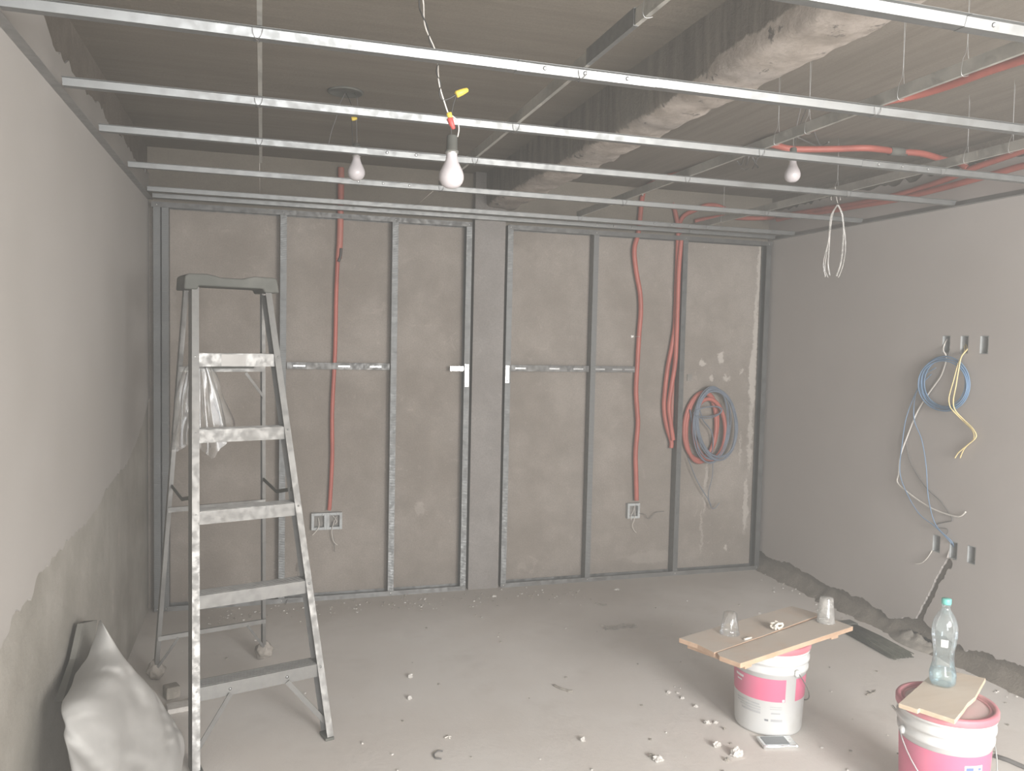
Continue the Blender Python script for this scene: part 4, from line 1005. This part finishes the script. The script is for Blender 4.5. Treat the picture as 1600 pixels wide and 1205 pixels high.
CH = [(1120, 1167, .020, 'flaky pale plaster lump halfway between the packet and the stick', 'chunk', .8), (1150, 1181, .028, 'largest crumbly plaster lump left of the silver packet', 'chunk', .9),
      (1136, 1189, .012, 'dark crumb beside the largest plaster lump', 'chunk_dark', .8), (1028, 1189, .024, 'flaky plaster lump with a dark side near the bottom edge', 'chunk', .7), (1018, 1183, .014, 'dark cement lump touching the flaky lump near the bottom edge', 'chunk_dark', .8),
      (1105, 1131, .017, 'plaster lump at the left foot of the first pail, nearer of two', 'chunk', .6), (1118, 1130, .012, 'plaster crumb right beside the lump left of the first pail', 'chunk', .6), (1132, 1140, .008, 'dark crumb touching the shadow of the first pail', 'chunk_dark', .8),
      (641, 1059, .016, 'small pebble in the middle of the floor, farther of the pair', 'chunk', .8), (640, 1093, .014, 'small pebble in the middle of the floor, nearer of the pair', 'chunk', .8),
      (910, 1158, .014, 'round pebble on the bare floor below the bent stick', 'chunk', .8), (1045, 1083, .012, 'pale crumb in the shadow of the planks, farthest of three', 'chunk', .7), (1066, 1092, .012, 'pale crumb in the shadow of the planks, middle of three', 'chunk', .7), (1087, 1105, .012, 'pale crumb in the shadow of the planks, nearest of three', 'chunk', .7),
      (964, 922, .022, 'pale flat plaster flake in front of the right floor track', 'chunk', .3), (772, 933, .016, 'pale plaster crumb at the foot of the grey column', 'chunk', .5),
      (686, 1070, .008, 'tiny crumb right of the two pebbles', 'chunk_dark', .5), (1003, 1103, .008, 'tiny grey crumb left of the shadowed crumbs', 'chunk_dark', .5),
      (1392, 1010, .05, 'grey dust heap at the foot of the chase', 'chunk_dark', .01)]
for c_ in CH[:-1]: chunk(*c_[:3], c_[3], c_[4], c_[5])
# dust and rubble heap where the chase meets the floor
mb = MB(); q = at(1435, 1005, 2, 0); random.seed(21); n = 30; rows = []
for i in range(16):
    ring = []
    for k in range(n):
        a = 2*math.pi*k/n; rr = i/15; rx, ry = .13, .20; x, y = q.x+.02+rx*rr*math.cos(a), q.y+ry*rr*math.sin(a)
        hgt = .055*(1-rr**1.6)*(1+.6*noise.fractal(V((x*18, y*18, 1)), .8, 2, 4)); x = min(x, W-.005)
        ring.append(mb.bm.verts.new((x, y, max(.0005, hgt))))
    rows.append(ring)
for A_, B_ in zip(rows, rows[1:]):
    for k in range(n): mb.face([A_[k], A_[(k+1) % n], B_[(k+1) % n], B_[k]], 0, True)
tag(mb.build('dust_heap', 'chunk_dark'), 'low heap of grey dust and rubble below the chase in the right wall', 'rubble', None, 'stuff')
# loose crumbs along the foot of the back wall and scattered over the floor
mb = MB(); random.seed(31)
for i in range(420):
    k = random.random()
    if k < .5: x, y = random.uniform(.3, 2.6), random.gauss(-.16, .10)
    elif k < .75: x, y = W-abs(random.gauss(0, .10))-.03, random.uniform(-2.4, -.1)
    else: x, y = random.uniform(.2, 3.9), random.uniform(-3.2, -.2)
    if y > -.02 or (x > 3.7 and -1.7 < y < -1.1): continue
    s = random.uniform(.0015, .0055); Mx = Matrix.Translation((x, y, s*.5)) @ Matrix.Rotation(random.random()*6, 4, 'Z')
    mb.box((-s, -s*.7, -s*.5), (s, s*.7, s*.5), Mx, mi=random.randint(0, 1))
tag(mb.build('rubble_crumbs', ['chunk', 'chunk_dark']), 'fine crumbs of rubble scattered over the floor and along the walls', 'rubble', None, 'stuff')
F = lambda u, v, z=.004: at(u, v, 2, z)
tag(MB().tube([F(866, 1071), F(876, 1076), F(886, 1079), F(889, 1080.5), F(894, 1080)], .006, 8).build('bent_stick', 'chunk_dark'), 'bent grey stick lying in the middle of the floor', 'stick')
tag(MB().tube([F(692, 1174), F(684, 1174), F(678, 1179), F(681, 1185), F(690, 1186)], .003, 7).build('wire_scrap', 'wire_gray'), 'curled grey wire scrap near the bottom edge', 'wire')
mb = MB(); mb.tube([F(695, 1153), F(700, 1151), F(705, 1151)], .0022, 6); mb.tube([F(699, 1149), F(703, 1154)], .002, 6)
tag(mb.build('wire_scrap', 'wire_white'), 'tiny pale wire scrap above the curled one', 'wire')
tag(MB().tube([F(752, 964.5), F(753.5, 964.5)], .0045, 8).build('metal_screw', 'bright'), 'tiny shiny screw on the floor below the grey column', 'screw')
tag(MB().tube([F(930, 943), F(937, 944), F(943, 945.5), F(948, 945)], .004, 6).build('twig', 'chunk_dark'), 'thin dark splinter near the right floor track', 'splinter')
mb = MB(); mb.tube([F(1355, 1080), F(1364, 1083), F(1368, 1079)], .003, 6); mb.tube([F(1354, 1086), F(1362, 1083)], .003, 6)
tag(mb.build('twig', 'chunk_dark'), 'forked splinter between the two pails', 'splinter')
tag(MB().tube([F(1553, 1181, .008), F(1575, 1188, .008), F(1600, 1199, .008), F(1660, 1222, .008)], .009, 10, False).build('metal_rod', 'wire_gray'), 'dark rod on the floor running out of the frame behind the second pail', 'rod')
tag(MB().tube([F(1395, 1102), F(1403, 1112), F(1408, 1116)], .0018, 6).build('wire_scrap', 'wire_gray'), 'hair thin wire scrap left of the second pail', 'wire')
# crumpled clear wrapper
mb = MB(); q = F(968, 981, 0); rows = []
for i in range(14):
    rows.append([mb.bm.verts.new((q.x-.10+.2*i/13, q.y-.03+.06*j/5, .003+.016*abs(noise.noise(V((i*.6, j*.7, 3)))))) for j in range(6)])
for A_, B_ in zip(rows, rows[1:]):
    for j in range(5): mb.face([A_[j], A_[j+1], B_[j+1], B_[j]], 0, True)
tag(mb.build('plastic_wrapper', 'cup'), 'flattened clear wrapper on the floor in front of the right frame', 'wrapper')
# broom head lying by the right wall
o = empty('broom_head', (3.80, -1.22, .001)); mb = MB(); random.seed(4)
for i in range(300):
    x = random.uniform(-.055, .055); z = random.uniform(.004, .040); l = random.uniform(.36, .42)
    mb.tube([(x*.8, .0, z), (x, -l*.5, z*.9+.002), (x*1.1+random.uniform(-.01, .01), -l, max(.003, z*.7))], .0026, 4, False)
mb.build('bristles', 'bristle', o); MB().box((-.06, -.01, 0), (.06, .06, .045)).build('block', 'dusty_black', o, .006)
tag(o, 'dark broom head lying on the floor behind the planks by the right wall', 'broom')
